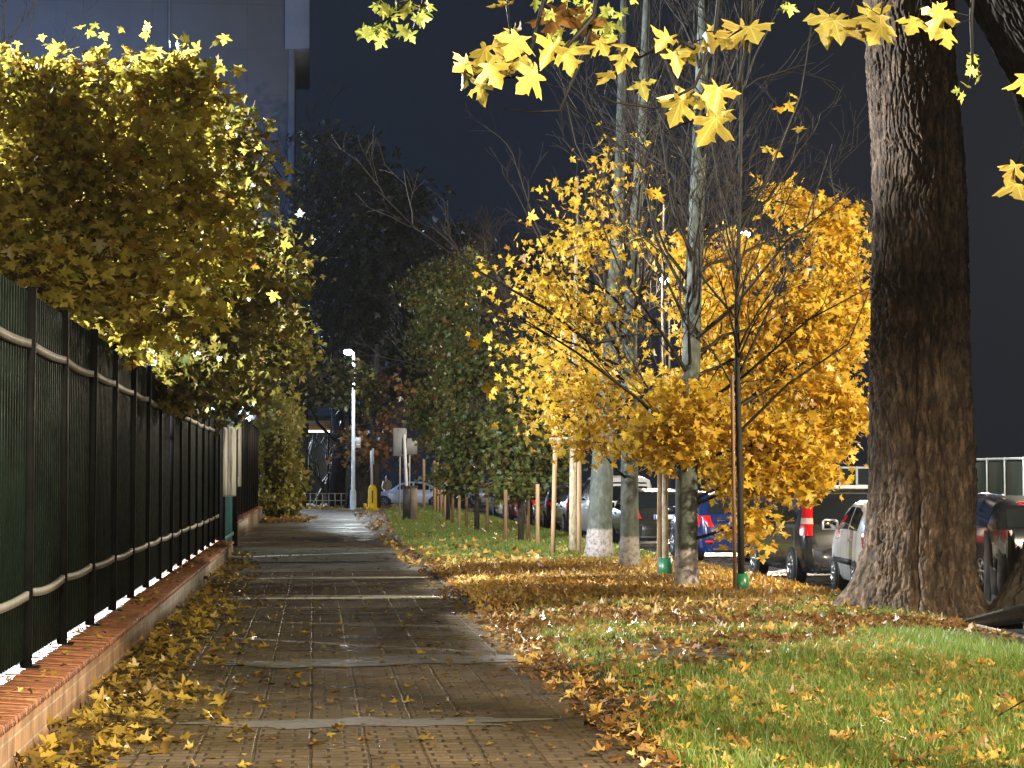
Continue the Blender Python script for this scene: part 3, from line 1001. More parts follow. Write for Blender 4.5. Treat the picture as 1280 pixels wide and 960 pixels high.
BY = 24.6
base = P(1152, 772, BY); base[2] = 0
ax = [(base[0], BY, -.15)] + [tuple(P(x, y, BY)) for x, y in ((1152, 700), (1155, 600), (1152, 480), (1152, 350), (1150, 200), (1140, 60), (1136, -60), (1134, -300))]
mpp = BY / FPX
big_tree = big_trunk('old_tree', 'massive old tree trunk with rough brown bark and flared foot on the grass', ax,
          [v * mpp for v in (72, 68, 66, 62, 60, 57, 55, 54, 50)], tuple(base), [(math.pi * .97, .30, .62, .33), (-math.pi * .62, .4, .16, .35), (-.5, .35, .25, .3), (-1.2, .25, .1, .3), (0.9, .5, .3, .3)], 5, M['bark_big'], grooves=[(-math.pi * .5 - .42, .055, .10, 4.2), (-math.pi * .5 + .1, .03, .05, 6.5), (-math.pi * .5 + .55, .04, .05, 3.0)], knots=[(-1.2, 5.2, .16, .05), (-1.9, 3.4, .12, .04), (-.95, 2.2, .14, .05)])
b2 = P(1345, 772, 24.2); b2[2] = 0
ax2 = [(b2[0], 24.2, -.15)] + [tuple(P(x, y, 24.2)) for x, y in ((1352, 700), (1380, 560), (1392, 420), (1372, 260), (1318, 100), (1262, 0), (1190, -130), (1150, -220))]
t2 = big_trunk('old_tree', 'dark second old tree beside the massive trunk, its bole leaning in across the top corner', ax2,
          [v * mpp for v in (80, 74, 66, 62, 58, 55, 52, 50, 48)], tuple(b2), [(math.pi * 1.02, .3, .5, .4), (-math.pi * .75, .25, .4, .3)], 9, M['bark_dark'], 300, 400)
# surface roots reaching over the grass
b = MB()
for pts, r0 in ((((1320, 745), (1275, 752), (1240, 768), (1205, 786), (1175, 795)), .13), (((1330, 760), (1290, 772), (1250, 785), (1215, 798)), .09), (((1300, 738), (1268, 742), (1240, 752), (1222, 770)), .08), (((1290, 780), (1262, 788), (1240, 800)), .05)):
    w = []
    for i, (x, y) in enumerate(pts):
        yy = 1.6 * FPX / max(120, (y + 12 - 596))
        q = P(x, y, 23.6 - .35 * i); q[2] = .10 - .035 * i
        w.append(q)
    b.tube(w, [r0 * (1 - .75 * i / (len(w) - 1)) for i in range(len(w))], 8)
o = b.build('roots', M['bark_shade_black'], smooth=True); attach(o, t2)
# splintered stump between the two trunks
sb = P(1262, 778, 25.4); sb[2] = 0
r = tree('broken_stump', tuple(sb), 'splintered black tree stump with jagged spikes between the two old trunks', 'stump')
b = MB()
for k in range(15):
    a = k / 15 * 2 * math.pi
    hgt = .35 + .45 * random.random()
    if k in (3, 8, 11): hgt = .95
    x, y = sb[0] + .30 * math.cos(a), sb[1] + .26 * math.sin(a)
    w = .085
    tx, ty = -math.sin(a) * w, math.cos(a) * w
    ix, iy = math.cos(a) * .06, math.sin(a) * .06
    b.quadbox([(x - tx, y - ty, -.05), (x + tx, y + ty, -.05), (x + tx - ix, y + ty - iy, -.05), (x - tx - ix, y - ty - iy, -.05),
               (x - tx * .7, y - ty * .7, hgt), (x + tx * .3, y + ty * .3, hgt * .82), (x + tx * .3 - ix, y + ty * .3 - iy, hgt * .8), (x - tx * .7 - ix, y - ty * .7 - iy, hgt * .96)])
attach(b.build('splinters', M['bark_shade_black']), r)
b = MB(); b.lathe((sb[0], sb[1], -.05), [(.36, 0), (.30, .15), (.27, .4), (.2, .42)], 14)
attach(b.build('stump_core', M['bark_shade_black']), r)

# --- street trees in the verge ------------------------------------------
def street_tree(label, pts, radii, Y, dY, ells, per, lsize, lmat, limbs, twigs, name='maple_tree', bmat='bark_grey', spread=.2, tn=14, half=HALF_MID):
    tp = path_px(pts, Y, dY)
    base = tp[0].copy(); base[2] = .03
    r = tree(name, tuple(base), label)
    tp[0] = base - (0, 0, .1)
    # resample the trunk finer, lump it a little
    L = np.concatenate([[0], np.cumsum([np.linalg.norm(tp[i + 1] - tp[i]) for i in range(len(tp) - 1)])])
    s = np.linspace(0, L[-1], 40)
    fine = np.stack([np.interp(s, L, [q[i] for q in tp]) for i in range(3)], 1)
    for _ in range(3): fine[1:-1] = .25 * fine[:-2] + .5 * fine[1:-1] + .25 * fine[2:]
    rad = np.interp(s, L, radii) * (1 + .05 * (rng.random(40) - .5))
    rad = rad + radii[0] * .35 * np.exp(-s / .16)
    b = MB(); b.tube(list(fine), list(rad), tn)
    attach(b.build('trunk', M[bmat], smooth=True), r)
    b = MB()
    for pl, r0, dy in limbs:
        w = path_px(pl, Y, dy)
        # start on the trunk axis
        i0 = int(np.argmin(np.abs(fine[:, 2] - w[0][2]))); w[0] = fine[i0]
        b.tube(w, [max(.006, r0 * (1 - .8 * i / (len(w) - 1))) for i in range(len(w))], 6, cap=False)
        for j in range(1, len(w)):
            for _ in range(2):
                d = unit(w[j] - w[j - 1]) + np.array([random.gauss(0, .6), random.gauss(0, .5), random.uniform(-.1, .8)])
                grow(b, w[j - 1] + (w[j] - w[j - 1]) * random.random(), d, random.uniform(.5, 1.0), max(.005, r0 * .3), 2, (2, 3), .1, .6)
    for z0, z1, n, Lr, depth, sp in twigs:
        for k in range(n):
            z = random.uniform(z0, z1)
            i0 = int(np.argmin(np.abs(fine[:, 2] - z)))
            a = random.uniform(0, 6.283)
            grow(b, fine[i0], (math.cos(a) * sp, math.sin(a) * sp, 1), random.uniform(*Lr), .02 + .1 * rad[i0], depth, (2, 4), .12, .5, .66, None, 5, 4, .004)
    cl = None
    if ells:
        cl = limb_system(b, list(fine), ells, .03, .12, .3)
    attach(b.build('limbs', M['twig']), r)
    if ells:
        pos = spray(cl, per, spread, flat=.5)
        nr, t2_ = hang(len(pos))
        attach(leaves('crown', pos, nr, t2_, lsize * (.45 + .9 * rng.random(len(pos))), M[lmat], half=half), r)
    return r


# the golden one in front of the cars
street_tree('maple with brilliant golden crown hanging over the parked cars, whitewashed foot', [(858, 742), (858, 590), (863, 480), (867, 350), (873, 200), (878, 60), (882, -120)], [.165, .155, .135, .125, .105, .085, .05], 29.4, .6,
            [E(985, 440, 30.6, 1.05, 1.2, 1.35, 92), E(965, 560, 29.8, .95, 1.0, .5, 60), E(1040, 290, 31.2, .40, .6, .50, 22), E(1000, 592, 29.4, .5, .7, .28, 24), E(945, 605, 29.5, .7, .8, .2, 22), E(1045, 520, 30.2, .4, .6, .5, 22), E(880, 330, 31, .8, .8, .6, 18), E(850, 520, 29.6, .62, .8, .55, 46), E(905, 420, 31, .75, .9, .9, 46), E(1050, 380, 31, .42, .7, .75, 30), E(938, 655, 29.0, .07, .2, .26, 6), E(1000, 250, 31, .5, .6, .25, 9), E(930, 330, 31.5, .5, .7, .35, 12), E(830, 560, 29.4, .5, .6, .25, 18)],
            36, .108, 'yellow',
            [(((862, 585), (905, 520), (960, 485), (1010, 450)), .06, .8), (((866, 300), (905, 285), (960, 250), (1010, 170)), .05, 1.0), (((862, 470), (830, 420), (780, 350), (740, 250)), .035, -.6), (((866, 380), (820, 300), (800, 200), (790, 90)), .03, .5), (((862, 560), (800, 500), (720, 440), (640, 390)), .035, -1.2), (((864, 430), (920, 380), (985, 300), (1050, 250)), .035, -1.2), (((862, 520), (930, 470), (1010, 400), (1085, 360)), .03, -1.5), (((868, 330), (840, 240), (760, 170), (700, 120)), .028, -.8), (((872, 200), (900, 120), (930, 40), (950, -60)), .03, .4)],
            [(2.6, 8.2, 20, (1.2, 2.0), 3, .6)])
street_tree('slim straight grey green maple with thin golden leaves and a whitewashed foot', [(787, 718), (787, 580), (786, 450), (790, 340), (800, 200), (806, 60), (812, -100)], [.165, .15, .135, .115, .09, .07, .04], 35.6, .6,
            [E(700, 420, 35, 1.0, 1.0, .95, 22), E(680, 340, 35, .7, .8, .6, 12), E(735, 510, 34.4, .85, .8, .6, 32), E(690, 480, 35, .7, .8, .5, 15), E(770, 400, 35.4, .7, .9, .9, 12), E(730, 300, 35.6, .7, .9, .5, 14), E(760, 230, 35.8, 1.0, .9, .7, 10), E(745, 555, 34.2, .5, .6, .25, 14)],
            20, .105, 'yellow',
            [(((787, 520), (740, 470), (680, 430), (625, 400)), .03, -.8), (((787, 390), (820, 330), (850, 230), (865, 130)), .03, -.8), (((787, 420), (740, 430), (680, 385), (600, 340), (520, 285), (472, 238)), .035, -3.5), (((786, 480), (740, 440), (690, 330), (640, 230)), .035, -1.0), (((790, 330), (760, 260), (720, 180), (700, 90)), .03, .5)],
            [(3.2, 8.0, 18, (1.3, 2.1), 3, .6)], spread=.31)
street_tree('thick short grey trunk with scuffed whitewash behind the slim maple', [(748, 703), (752, 600), (757, 520), (762, 430), (772, 300), (776, 150), (780, -40)], [.26, .225, .19, .16, .12, .09, .05], 40.8, .4,
            [E(760, 470, 41, .8, .9, .8, 20), E(700, 400, 41, .8, .9, .8, 14)], 24, .11, 'yellow',
            [(((760, 450), (720, 380), (670, 280), (640, 190)), .05, .5), (((765, 400), (800, 300), (830, 200), (850, 100)), .05, .4)],
            [(3.5, 8.5, 12, (1.4, 2.4), 3, .55)])


def young(label, base_px, Y, top_px, r0, limbs, twigs, bmat='bark_dark', leaves_spec=None, nm='young_tree', guard=None):
    b0 = P(base_px[0], base_px[1], Y); b0[2] = .03
    r = tree(nm, tuple(b0), label)
    tp = [b0 - (0, 0, .06)] + [P(x, y, Y) for x, y in top_px]
    b = MB(); b.tube(tp, [max(.012, r0 * (1 - .75 * i / (len(tp) - 1))) for i in range(len(tp))], 9)
    attach(b.build('trunk', M[bmat], smooth=True), r)
    b = MB()
    zs = [q[2] for q in tp]
    for z0, z1, n, Lr, depth, sp in twigs:
        for k in range(n):
            z = random.uniform(z0, z1)
            q = np.array([np.interp(z, zs, [t[i] for t in tp]) for i in range(3)])
            a = random.uniform(0, 6.283)
            grow(b, q, (math.cos(a) * sp, math.sin(a) * sp, 1), random.uniform(*Lr), .018, depth, (2, 4), .12, .45, .66, None, 5, 4, .0035)
    for pl, rr, dy in limbs:
        w = path_px(pl, Y, dy)
        b.tube(w, [max(.006, rr * (1 - .8 * i / (len(w) - 1))) for i in range(len(w))], 6, cap=False)
        for j in range(1, len(w)):
            d = unit(w[j] - w[j - 1]) + np.array([random.gauss(0, .5), random.gauss(0, .5), random.uniform(0, .7)])
            grow(b, w[j - 1] * .5 + w[j] * .5, d, random.uniform(.5, .9), .009, 2, (2, 3), .1, .6)
    if leaves_spec:
        ells, per, ls, lm = leaves_spec
        cl = limb_system(b, tp, ells, .022, .1, .4)
        pos = spray(cl, per, .22)
        nr, t_ = hang(len(pos))
        attach(leaves('crown', pos, nr, t_, ls * (.6 + .7 * rng.random(len(pos))), M[lm]), r)
    attach(b.build('limbs', M['twig']), r)
    if guard:
        b = MB()
        b.lathe((b0[0], b0[1], 0), [(r0 + .05, 0), (r0 + .05, guard), (r0 + .042, guard), (r0 + .042, .02)], 12)
        attach(b.build('trunk_guard', M['guard']), r)
    return r


young('leafless young tree tied to a stake, right in front of the street lamp', (927, 752), 28.2, [(925, 600), (922, 480), (921, 380), (924, 280), (926, 160), (928, 20), (930, -120)], .05,
      [(((923, 470), (960, 390), (1000, 300), (1040, 180)), .022, .3), (((922, 400), (880, 350), (840, 260), (820, 120)), .02, -.2), (((924, 540), (985, 480), (1060, 430), (1100, 330)), .024, -.4), (((925, 290), (960, 220), (1000, 120), (1020, 0)), .02, .3), (((923, 330), (900, 240), (880, 120), (870, 0)), .018, .2)],
      [(2.6, 8.5, 18, (.9, 1.6), 3, .55)], 'bark_shade_black', guard=.30)
young('pale thin young tree in a green guard beside a single stake', (832, 724), 32.2, [(831, 620), (833, 540), (830, 460), (828, 380), (830, 250)], .055, [], [(2.5, 5.0, 8, (.8, 1.4), 2, .5)], 'bark_pale', guard=.36)
young('mottled young tree between the two posts of a tall stake frame', (716, 698), 43.3, [(716, 600), (717, 500), (718, 430), (720, 330), (722, 220)], .085, [], [(3, 7, 9, (1, 1.6), 2, .5)], 'bark_pale')


def stake(label, px, top, bot, w=.07, lean=0, m='stake', Y=None):
    Y = Y or 1.6 * FPX / (bot - 596)
    a = P(px, bot, Y); a[2] = 0
    c = P(px + lean, top, Y)
    r = empty('tree_stake', tuple(a)); tag(r, label, 'stake', 'stakes holding the young trees')
    b = MB(); b.tube([a - (0, 0, .05), a * .5 + c * .5, c - (0, 0, .015), c], [w * .56, w * .54, w * .52, w * .44], 10)
    attach(b.build('stake_post', M[m]), r)
    return r, a, c


stake('tall wooden stake strapped to the leafless young tree before the lamp', 919, 468, 746, .048, -4, 'stake_dark', 28.0)
stake('reddish tall stake left of the pale young tree in its green guard', 824, 574, 727, .075, 1, 'stake')
sA, a1, c1 = stake('pale stake with a crossbar, left post of the tall stake frame', 691, 557, 697, .085, 3)
b = MB(); q = P(687, 550, 43.3); q2 = P(720, 550, 43.3)
b.bbox(q[0], q2[0], q[1] - .05, q[1] + .05, q[2] - .07, q[2] + .06, .02)
attach(b.build('crossbar', M['bark_pale']), sA)
stake('warm brown right post of the tall stake frame by the thick grey trunk', 724, 572, 697, .085, 0)
for px, top, bot, mm, lab in ((632, 612, 682, 'stake_dark', 'short reddish stake below the green sapling crown'), (660, 612, 678, 'stake_dark', 'dark stake right of the multi stemmed sapling'), (672, 605, 684, 'stake', 'pale short stake nearest the tall stake frame'),
                              (609, 616, 668, 'stake_dark', 'thin dark stake further back beside the grey sapling stem'), (583, 606, 662, 'stake_dark', 'dark stake under the far left of the green crowns'), (566, 605, 656, 'stake_dark', 'dark stake with yellow tag left of the pale stake'),
                              (574, 608, 661, 'stake', 'pale stake carrying a white bar, left part of the sapling row'), (556, 604, 650, 'stake', 'pale stake at the back of the sapling row with its bar'), (543, 576, 641, 'stake', 'tall pale stake far back, first of three close together'),
                              (547, 578, 641, 'stake', 'tall pale stake far back, middle of three close together'), (551, 580, 641, 'stake', 'tall pale stake far back, last of three close together'), (530, 574, 638, 'stake', 'lone tall stake far back beside the grey signs')):
    s_, a_, c_ = stake(lab, px, top, bot, .085 if bot > 650 else .12, 0, mm)
    if px in (574, 556):
        b = MB(); b.bbox(c_[0] - .35, c_[0] + .3, c_[1] - .04, c_[1] + .04, c_[2] - .06, c_[2] + .03, .01)
        attach(b.build('crossbar', M['paper']), s_)

GR = 'green leaved saplings along the verge'
for px, bot, Y, label, ell in (
        (651, 680, 51, 'dense green young maple nearest the tall stake frame', [E(650, 560, 51, .85, 1.0, .75, 70), E(660, 500, 52, .8, 1, .7, 46), E(640, 610, 50.5, .55, .7, .25, 20), E(690, 570, 51, .45, .8, .6, 24)]),
        (596, 667, 60, 'broad green and brown young maple in the middle of the sapling row', [E(590, 550, 60, 1.1, 1.2, 1.0, 80), E(600, 460, 60, 1.2, 1.2, 1.2, 60), E(570, 600, 59, .6, .8, .35, 20), E(560, 400, 62, .9, 1, .8, 30), E(630, 470, 60, .7, 1, .5, 18)]),
        (560, 651, 74, 'tall dim leafy young maple at the far end of the sapling row', [E(545, 520, 74, 1.0, 1.2, 1.4, 70), E(550, 420, 75, 1.2, 1.2, 1.6, 60), E(535, 360, 76, 1.0, 1.2, .9, 30), E(580, 340, 76, 1.0, 1.2, 1.0, 26)])):
    young(label, (px, bot), Y, [(px, 600), (px + 1, 540), (px, 460), (px + 2, 380)], .08, [], [(2.2, 5, 6, (.8, 1.4), 2, .6)], 'bark_dark',
          (ell, 46, .115, 'green'), nm='young_maple')
dense = crown_tree('hazy_tree', 'brown leafed tree in the mist above the yellow post', tuple(P(468, 634, 108)), [tuple(P(469, 640, 108)), tuple(P(470, 590, 108)), tuple(P(470, 520, 108)), tuple(P(472, 430, 108))], [.28, .25, .2, .12],
                   [E(475, 540, 108, 1.6, 2, 1.2, 40), E(455, 560, 108, 1.3, 2, .9, 26), E(490, 500, 108, 1.6, 2, 1.6, 36), E(500, 570, 110, 1.2, 1.5, .8, 22)], 9, .24, 'brown_litter', spread=.35, limb_r=.03)
crown_tree('drooping_tree', 'tree whose drooping leaves glow around the path lamp head', tuple(P(438, 634, 125)), [tuple(P(450, 640, 125)), tuple(P(450, 600, 125)), tuple(P(448, 520, 124)), tuple(P(445, 430, 120))], [.55, .5, .4, .2],
           [E(440, 470, 105, .7, .6, .9, 40), E(456, 475, 106, .6, .6, .9, 34), E(430, 490, 106, .6, .7, .7, 26), E(465, 500, 107, .6, .7, .9, 24)], 12, .26, 'green', spread=.25, half=HALF_OVAL, limb_r=.03)
# bent bare trees in the mist at the end
for k, (px, lean, lab) in enumerate(((395, 1.2, 'bent bare tree in the blue mist near the ivy column'), (420, -1.6, 'crossing bare tree in the blue mist beside the lamp pole'))):
    bs = P(px, 628, 128); bs[2] = -.1
    r = tree('bare_tree', tuple(bs), lab, group='bent trees in the mist')
    b = MB(); b.tube([bs, bs + (lean * .4, 0, 1.0), bs + (lean * 1.2, 0, 2.2), bs + (lean * 2.2, 0, 3.0)], [.22, .18, .14, .08], 8)
    attach(b.build('trunk', M['bark_dark'], smooth=True), r)
    b = MB()
    for j in range(6): grow(b, bs + (lean * .25 * j, 0, .6 + .4 * j), (random.uniform(-1, 1), random.uniform(-.5, .5), 1), 1.8, .06, 3, (2, 3), .1, .6, .65, None, 4, 3, .012)
    attach(b.build('limbs', M['twig']), r)


# ================================================================== OVERHANGING MAPLE (near, upper edge)
FY = 9.6
r = tree('overhanging_maple', (5.2, 5.0, 0), 'near maple whose dark twigs with large yellow leaves hang in from above')
b = MB(); b.tube([(5.2, 5, -.1), (5.25, 5, 1.5), (5.2, 5.1, 3.2), (4.9, 5.6, 4.6)], [.22, .19, .16, .12], 12)
attach(b.build('trunk', M['bark_dark'], smooth=True), r)
b = MB()
def fp(pts, y0=FY, dy=0): return path_px(pts, y0, dy)
hub = P(940, -330, FY)
b.tube(bend((5.0, 5.5, 4.3), hub, .06, 6, .02), [.11, .10, .09, .08, .07, .06, .05], 8)
b.tube(bend(hub, P(640, -160, FY), .05, 5, .03), [.045, .04, .035, .03, .022, .016], 6)
b.tube(bend(hub, P(1230, -120, FY), .05, 5, .03), [.04, .035, .03, .025, .02, .014], 6)
tw = [[(770, -250), (752, -60), (742, 20), (722, 85), (700, 138), (664, 140), (630, 136)],
      [(700, -180), (690, -40), (664, 62), (618, 88), (566, 92)],
      [(742, 20), (700, 68), (650, 96), (600, 100)],
      [(930, -300), (905, -60), (893, 50), (868, 108), (820, 135), (768, 128), (735, 112)],
      [(868, 60), (845, 48), (800, 72), (770, 68)],
      [(945, -200), (940, 20), (925, 100), (890, 140), (830, 165)],
      [(920, -150), (935, 30), (905, 52), (880, 48)],
      [(1085, -200), (1080, -40), (1062, 22), (1040, 30)],
      [(1150, -150), (1155, -20), (1145, 15)], [(1150, -130), (1180, -20), (1176, 20)],
      [(1225, -120), (1300, 30), (1290, 150), (1272, 205)],
      [(640, -160), (637, -40), (634, 10), (640, 55)], [(640, -160), (560, -60), (520, -10), (488, 22), (460, 36)], [(560, -60), (530, 0), (515, 40)],
      [(1225, -120), (1214, 20), (1216, 90), (1210, 110)], [(1085, -200), (1120, -60), (1100, 22)]]
for t in tw:
    w = fp(t, FY, .25)
    m_ = len(w)
    b.tube(w, [.013 * (1 - .78 * i / (m_ - 1)) for i in range(m_)], 6)
big = [(750, 52), (792, 58), (764, 92), (801, 104), (835, 48), (858, 62), (884, 42), (868, 55), (905, 50), (780, 70), (842, 68),
       (584, 78), (606, 62), (626, 76), (650, 62), (669, 94), (601, 106), (641, 40), (648, 48), (690, 58), (704, 62), (632, 92), (618, 60), (578, 86), (612, 82),
       (858, 118), (880, 122), (906, 140), (893, 150), (898, 112), (850, 128), (930, 38), (938, 34),
       (1044, 28), (1058, 40), (1036, 22), (1098, 22), (1090, 15), (1146, 24), (1180, 18), (1168, 12), (1184, 40), (1100, 34), (1268, 208), (1272, 232), (1284, 96), (636, 6)]
n = len(big)
pos = np.array([P(x, y, FY + random.uniform(-.12, .35)) for x, y in big])
nr = unit(rng.normal(size=(n, 3)) * .42 + np.array([-.1, -.9, .35]))
tp = unit(rng.normal(size=(n, 3)) * np.array([.55, .25, .25]) + np.array([-.15, 0, -.85]))
lsz = .092 + .062 * rng.random(n)
twp = np.concatenate([np.linspace(np.array(fp(t, FY, .25))[i], np.array(fp(t, FY, .25))[i + 1], 12) for t in tw for i in range(len(t) - 1)])
for p_, n_, t_, s_ in zip(pos, nr, tp, lsz):
    t_ = unit(t_ - n_ * n_.dot(t_)); q = p_ - t_ * s_ * .1
    j = int(np.argmin(np.linalg.norm(twp - q, axis=1)))
    b.tube(bend(q, twp[j], .12, 4, .03), [.0022, .0022, .0025, .0028, .003], 4, cap=False)
attach(b.build('limbs', M['twig_black']), r)
o = leaves('large_leaves', pos, nr, tp, lsz, M['pale'], half=HALF_FINE, curl=.75)
attach(o, r)
pos = np.array([P(x, y, FY + .1) for x, y in ((700, 12), (722, 30), (690, 22))])
o = leaves('withered_leaves', pos, rng.normal(size=(3, 3)) + (0, -1, 0), [(0, 0, -1)] * 3, .17, M['brown_litter'], half=HALF_FINE, curl=.7)
attach(o, r)
sm = []
for cx, cy, sx, sy, k in ((497, 14, 30, 9, 34), (486, 40, 30, 5, 26), (700, 28, 34, 18, 26), (745, 12, 30, 18, 26), (762, 40, 10, 10, 6), (1216, 78, 9, 16, 8), (1205, 112, 8, 6, 4), (985, 8, 20, 6, 4)):
    for _ in range(k): sm.append(P(random.gauss(cx, sx * .6), random.gauss(cy, sy * .8), FY + random.uniform(0, .4)))
sm = np.array(sm); k = len(sm)
o = leaves('small_leaves', sm, unit(rng.normal(size=(k, 3)) + (0, -.6, .3)), rng.normal(size=(k, 3)) + (0, 0, -.6), .035 + .03 * rng.random(k), M['lime'], half=HALF_MID)
attach(o, r)
# unseen crown of this tree, added over the lawn to dapple the lamp light
cl = []
while len(cl) < 50:
    q = np.array([rng.uniform(-1.2, 7.2), rng.uniform(3.0, 10.5), rng.uniform(4.0, 6.2)])
    if q[2] > 1.6 + 596 * q[1] / FPX + .75: cl.append(q)
pos = spray(cl, 22, .22); nr, tp = hang(len(pos))
attach(leaves('crown', pos, nr, tp, .13 * (.5 + .8 * rng.random(len(pos))), M['pale'], half=HALF_MID), r)
b = MB()
for q in cl:
    if random.random() < .6: b.tube(bend(hub + (0, -1.5, .3), q, .1, 4, .05), [.03, .024, .018, .012, .006], 4, cap=False)
attach(b.build('upper_limbs', M['twig_black']), r)
# a few loose leafed shoots at the right side of the left maple
r2 = bpy.data.objects['maple_tree']
b = MB()
b.tube(path_px([(290, 170), (318, 185), (340, 205), (352, 222)], 21.5), .006, 4)
attach(b.build('shoots', M['twig']), r2)
sp = [(332, 185), (322, 178), (338, 195), (358, 212), (356, 228), (128, 42), (120, 30), (110, 40), (98, 34), (186, 32), (90, 62), (135, 60), (66, 60), (160, 70)]
pos = np.array([P(x, y, 21) for x, y in sp]); n = len(sp)
attach(leaves('stray_leaves', pos, unit(rng.normal(size=(n, 3)) * .4 + (0, -.9, .3)), rng.normal(size=(n, 3)) * .5 + (0, 0, -.8), .095, M['olive'], half=HALF_FINE), r2)
# sparse golden leaves dotted through the bare tops
r3 = bpy.data.objects['young_tree']
sp = [(822, 245), (812, 238), (830, 262), (720, 285), (662, 270), (700, 300), (990, 118), (975, 135), (960, 185), (820, 240), (740, 285), (765, 322), (640, 450), (596, 428), (612, 488), (640, 492), (628, 480), (605, 482), (658, 547), (700, 275), (1000, 160), (985, 130), (968, 190)]
pos = np.array([P(x, y, 28.2 + random.uniform(-.8, 1.2)) for x, y in sp]); n = len(sp)
attach(leaves('sparse_leaves', pos, unit(rng.normal(size=(n, 3)) * .5 + (0, -.8, .4)), rng.normal(size=(n, 3)) * .6 + (0, 0, -.7), .15, M['yellow']), r3)

# ================================================================== FALLEN LEAVES, GRASS
def grass_zone(x, y):
    edge_x = 2.1 + np.clip(y - 13.9, -2, 9) * .44
    nz = fbm(x * .9 + 3, y * .9, 4)
    near = (np.clip((x - edge_x) / .35 + (nz - .5) * 3, 0, 1)) * np.clip((21.6 - y) / 1.0, 0, 1)
    band = np.exp(-((y - 26.0) / 1.0) ** 2) * np.clip((x - 2.6) / 1.0, 0, 1) * np.clip((nz - .30) * 4, 0, 1)
    far = np.clip((y - 38.5) / 3, 0, 1) * (.5 + nz * .8)
    foot = np.exp(-((y - 23.8) / 1.0) ** 2) * np.clip((x - 4.6) / .8, 0, 1) * .8
    sparse = np.clip((nz - .36) * 2.2, 0, .55) * np.clip((x - path_edge(y) - .1) / .4, 0, 1)
    return np.clip(np.maximum.reduce([near * (.8 + .4 * nz), band, far, foot, sparse]), 0, 1)


def scatter(n, x0, x1, y0, y1):
    return rng.uniform(x0, x1, n), rng.uniform(y0, y1, n)


def litter(name, x, y, z, size, m, half=HALF_MID, curl=.55, jit=.35):
    n = len(x)
    nr = unit(rng.normal(size=(n, 3)) * jit + (0, 0, 1.0))
    tp = rand_unit(n)
    sz = size * (.35 + 1.1 * rng.random(n))
    o = leaves(name, np.stack([x, y, z + .012 + sz * .10 * rng.random(n)], 1), nr, tp, sz, m, half=half, curl=curl)
    tag(o, kind='stuff'); return o


# golden carpet below the maples
x, y = scatter(46000, 2.0, 6.98, 18, 41)
px = 393 + FPX * x / y
dens = np.exp(-np.clip(np.abs(y - 31.5) - 4.5, 0, None) / 1.4)
dens = dens * np.clip(.25 + 1.5 * fbm(x * .8, y * .5, 4), 0, 1) * np.clip((x - path_edge(y) + .35) / 1.0, .25, 1)
k = rng.random(len(x)) < dens
litter('fallen_leaves', x[k], y[k], verge_z(x[k], y[k]), .085, M['litter'], curl=.6, jit=.45)
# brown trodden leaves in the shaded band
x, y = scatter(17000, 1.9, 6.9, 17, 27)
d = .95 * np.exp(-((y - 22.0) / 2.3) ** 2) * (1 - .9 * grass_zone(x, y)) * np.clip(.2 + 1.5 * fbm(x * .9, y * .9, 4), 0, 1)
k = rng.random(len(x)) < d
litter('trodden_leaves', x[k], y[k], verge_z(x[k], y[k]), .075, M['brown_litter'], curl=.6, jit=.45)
# scattered over the near lawn and along the path border
x, y = scatter(16000, 1.75, 5.4, 10.5, 22)
g = grass_zone(x, y)
d = np.where(g > .5, .38, .26 * np.exp(-np.clip(x - path_edge(y) - .5, 0, None) / .9)) * np.clip(.1 + 1.6 * fbm(x * 1.3 + 8, y * 1.3, 3), 0, 1)
k = rng.random(len(x)) < d
litter('fallen_leaves', x[k], y[k], verge_z(np.maximum(x[k], 2), y[k]) + np.where(g[k] > .5, .03, 0), .06, M['litter'], curl=.6, jit=.45)
# far verge and far path
x, y = scatter(9000, 1.6, 6.9, 38, 100)
k = rng.random(len(x)) < .55 * np.exp(-np.clip(y - 40, 0, None) / 16) * np.exp(-np.clip(x - path_edge(y), 0, 9) * .12) + .05
litter('fallen_leaves', x[k], y[k], verge_z(x[k], y[k]), .13, M['litter'], HALF_LOW)
# drift along the wall
x, y = scatter(26000, -1.6, .3, 9.5, 44)
w = np.exp(-np.clip(x + 1.45 - .35 * fbm(y * .45, y * 0 + 4, 3), 0, None) / np.where(y < 30, .27, .18))
d = w * .32 * np.clip(1.35 - y / 38, .12, 1) * np.clip(.15 + 1.6 * fbm(x * 1.2, y * .7, 3), 0, 1)
k = rng.random(len(x)) < d
mound = .09 * np.clip(1 - (x[k] + 1.6) / .7, 0, 1)
litter('wet_fallen_leaves', x[k], y[k], mound * rng.random(k.sum()), .08, M['litter_path'])
x, y = scatter(1900, -1.55, 2.1, 10, 60)
k = rng.random(len(x)) < np.clip(.15 + 1.3 * fbm(x * .8, y * .6, 3), 0, 1) * np.where(y < 34, .85, .4)
litter('wet_fallen_leaves', x[k], y[k], 0 * x[k] + .001, .06, M['litter_path'], curl=.35, jit=.16)
x, y = scatter(1500, -1.9, .2, 75, 86)
k = rng.random(len(x)) < np.exp(-np.clip(x + 1.3, 0, None) / .6)
litter('fallen_leaves', x[k], y[k], 0 * x[k], .16, M['litter'], HALF_LOW)
x, y = scatter(1800, -6, 8, 103, 118)
litter('fallen_leaves', x, y, 0 * x - .08, .2, M['litter'], HALF_LOW)
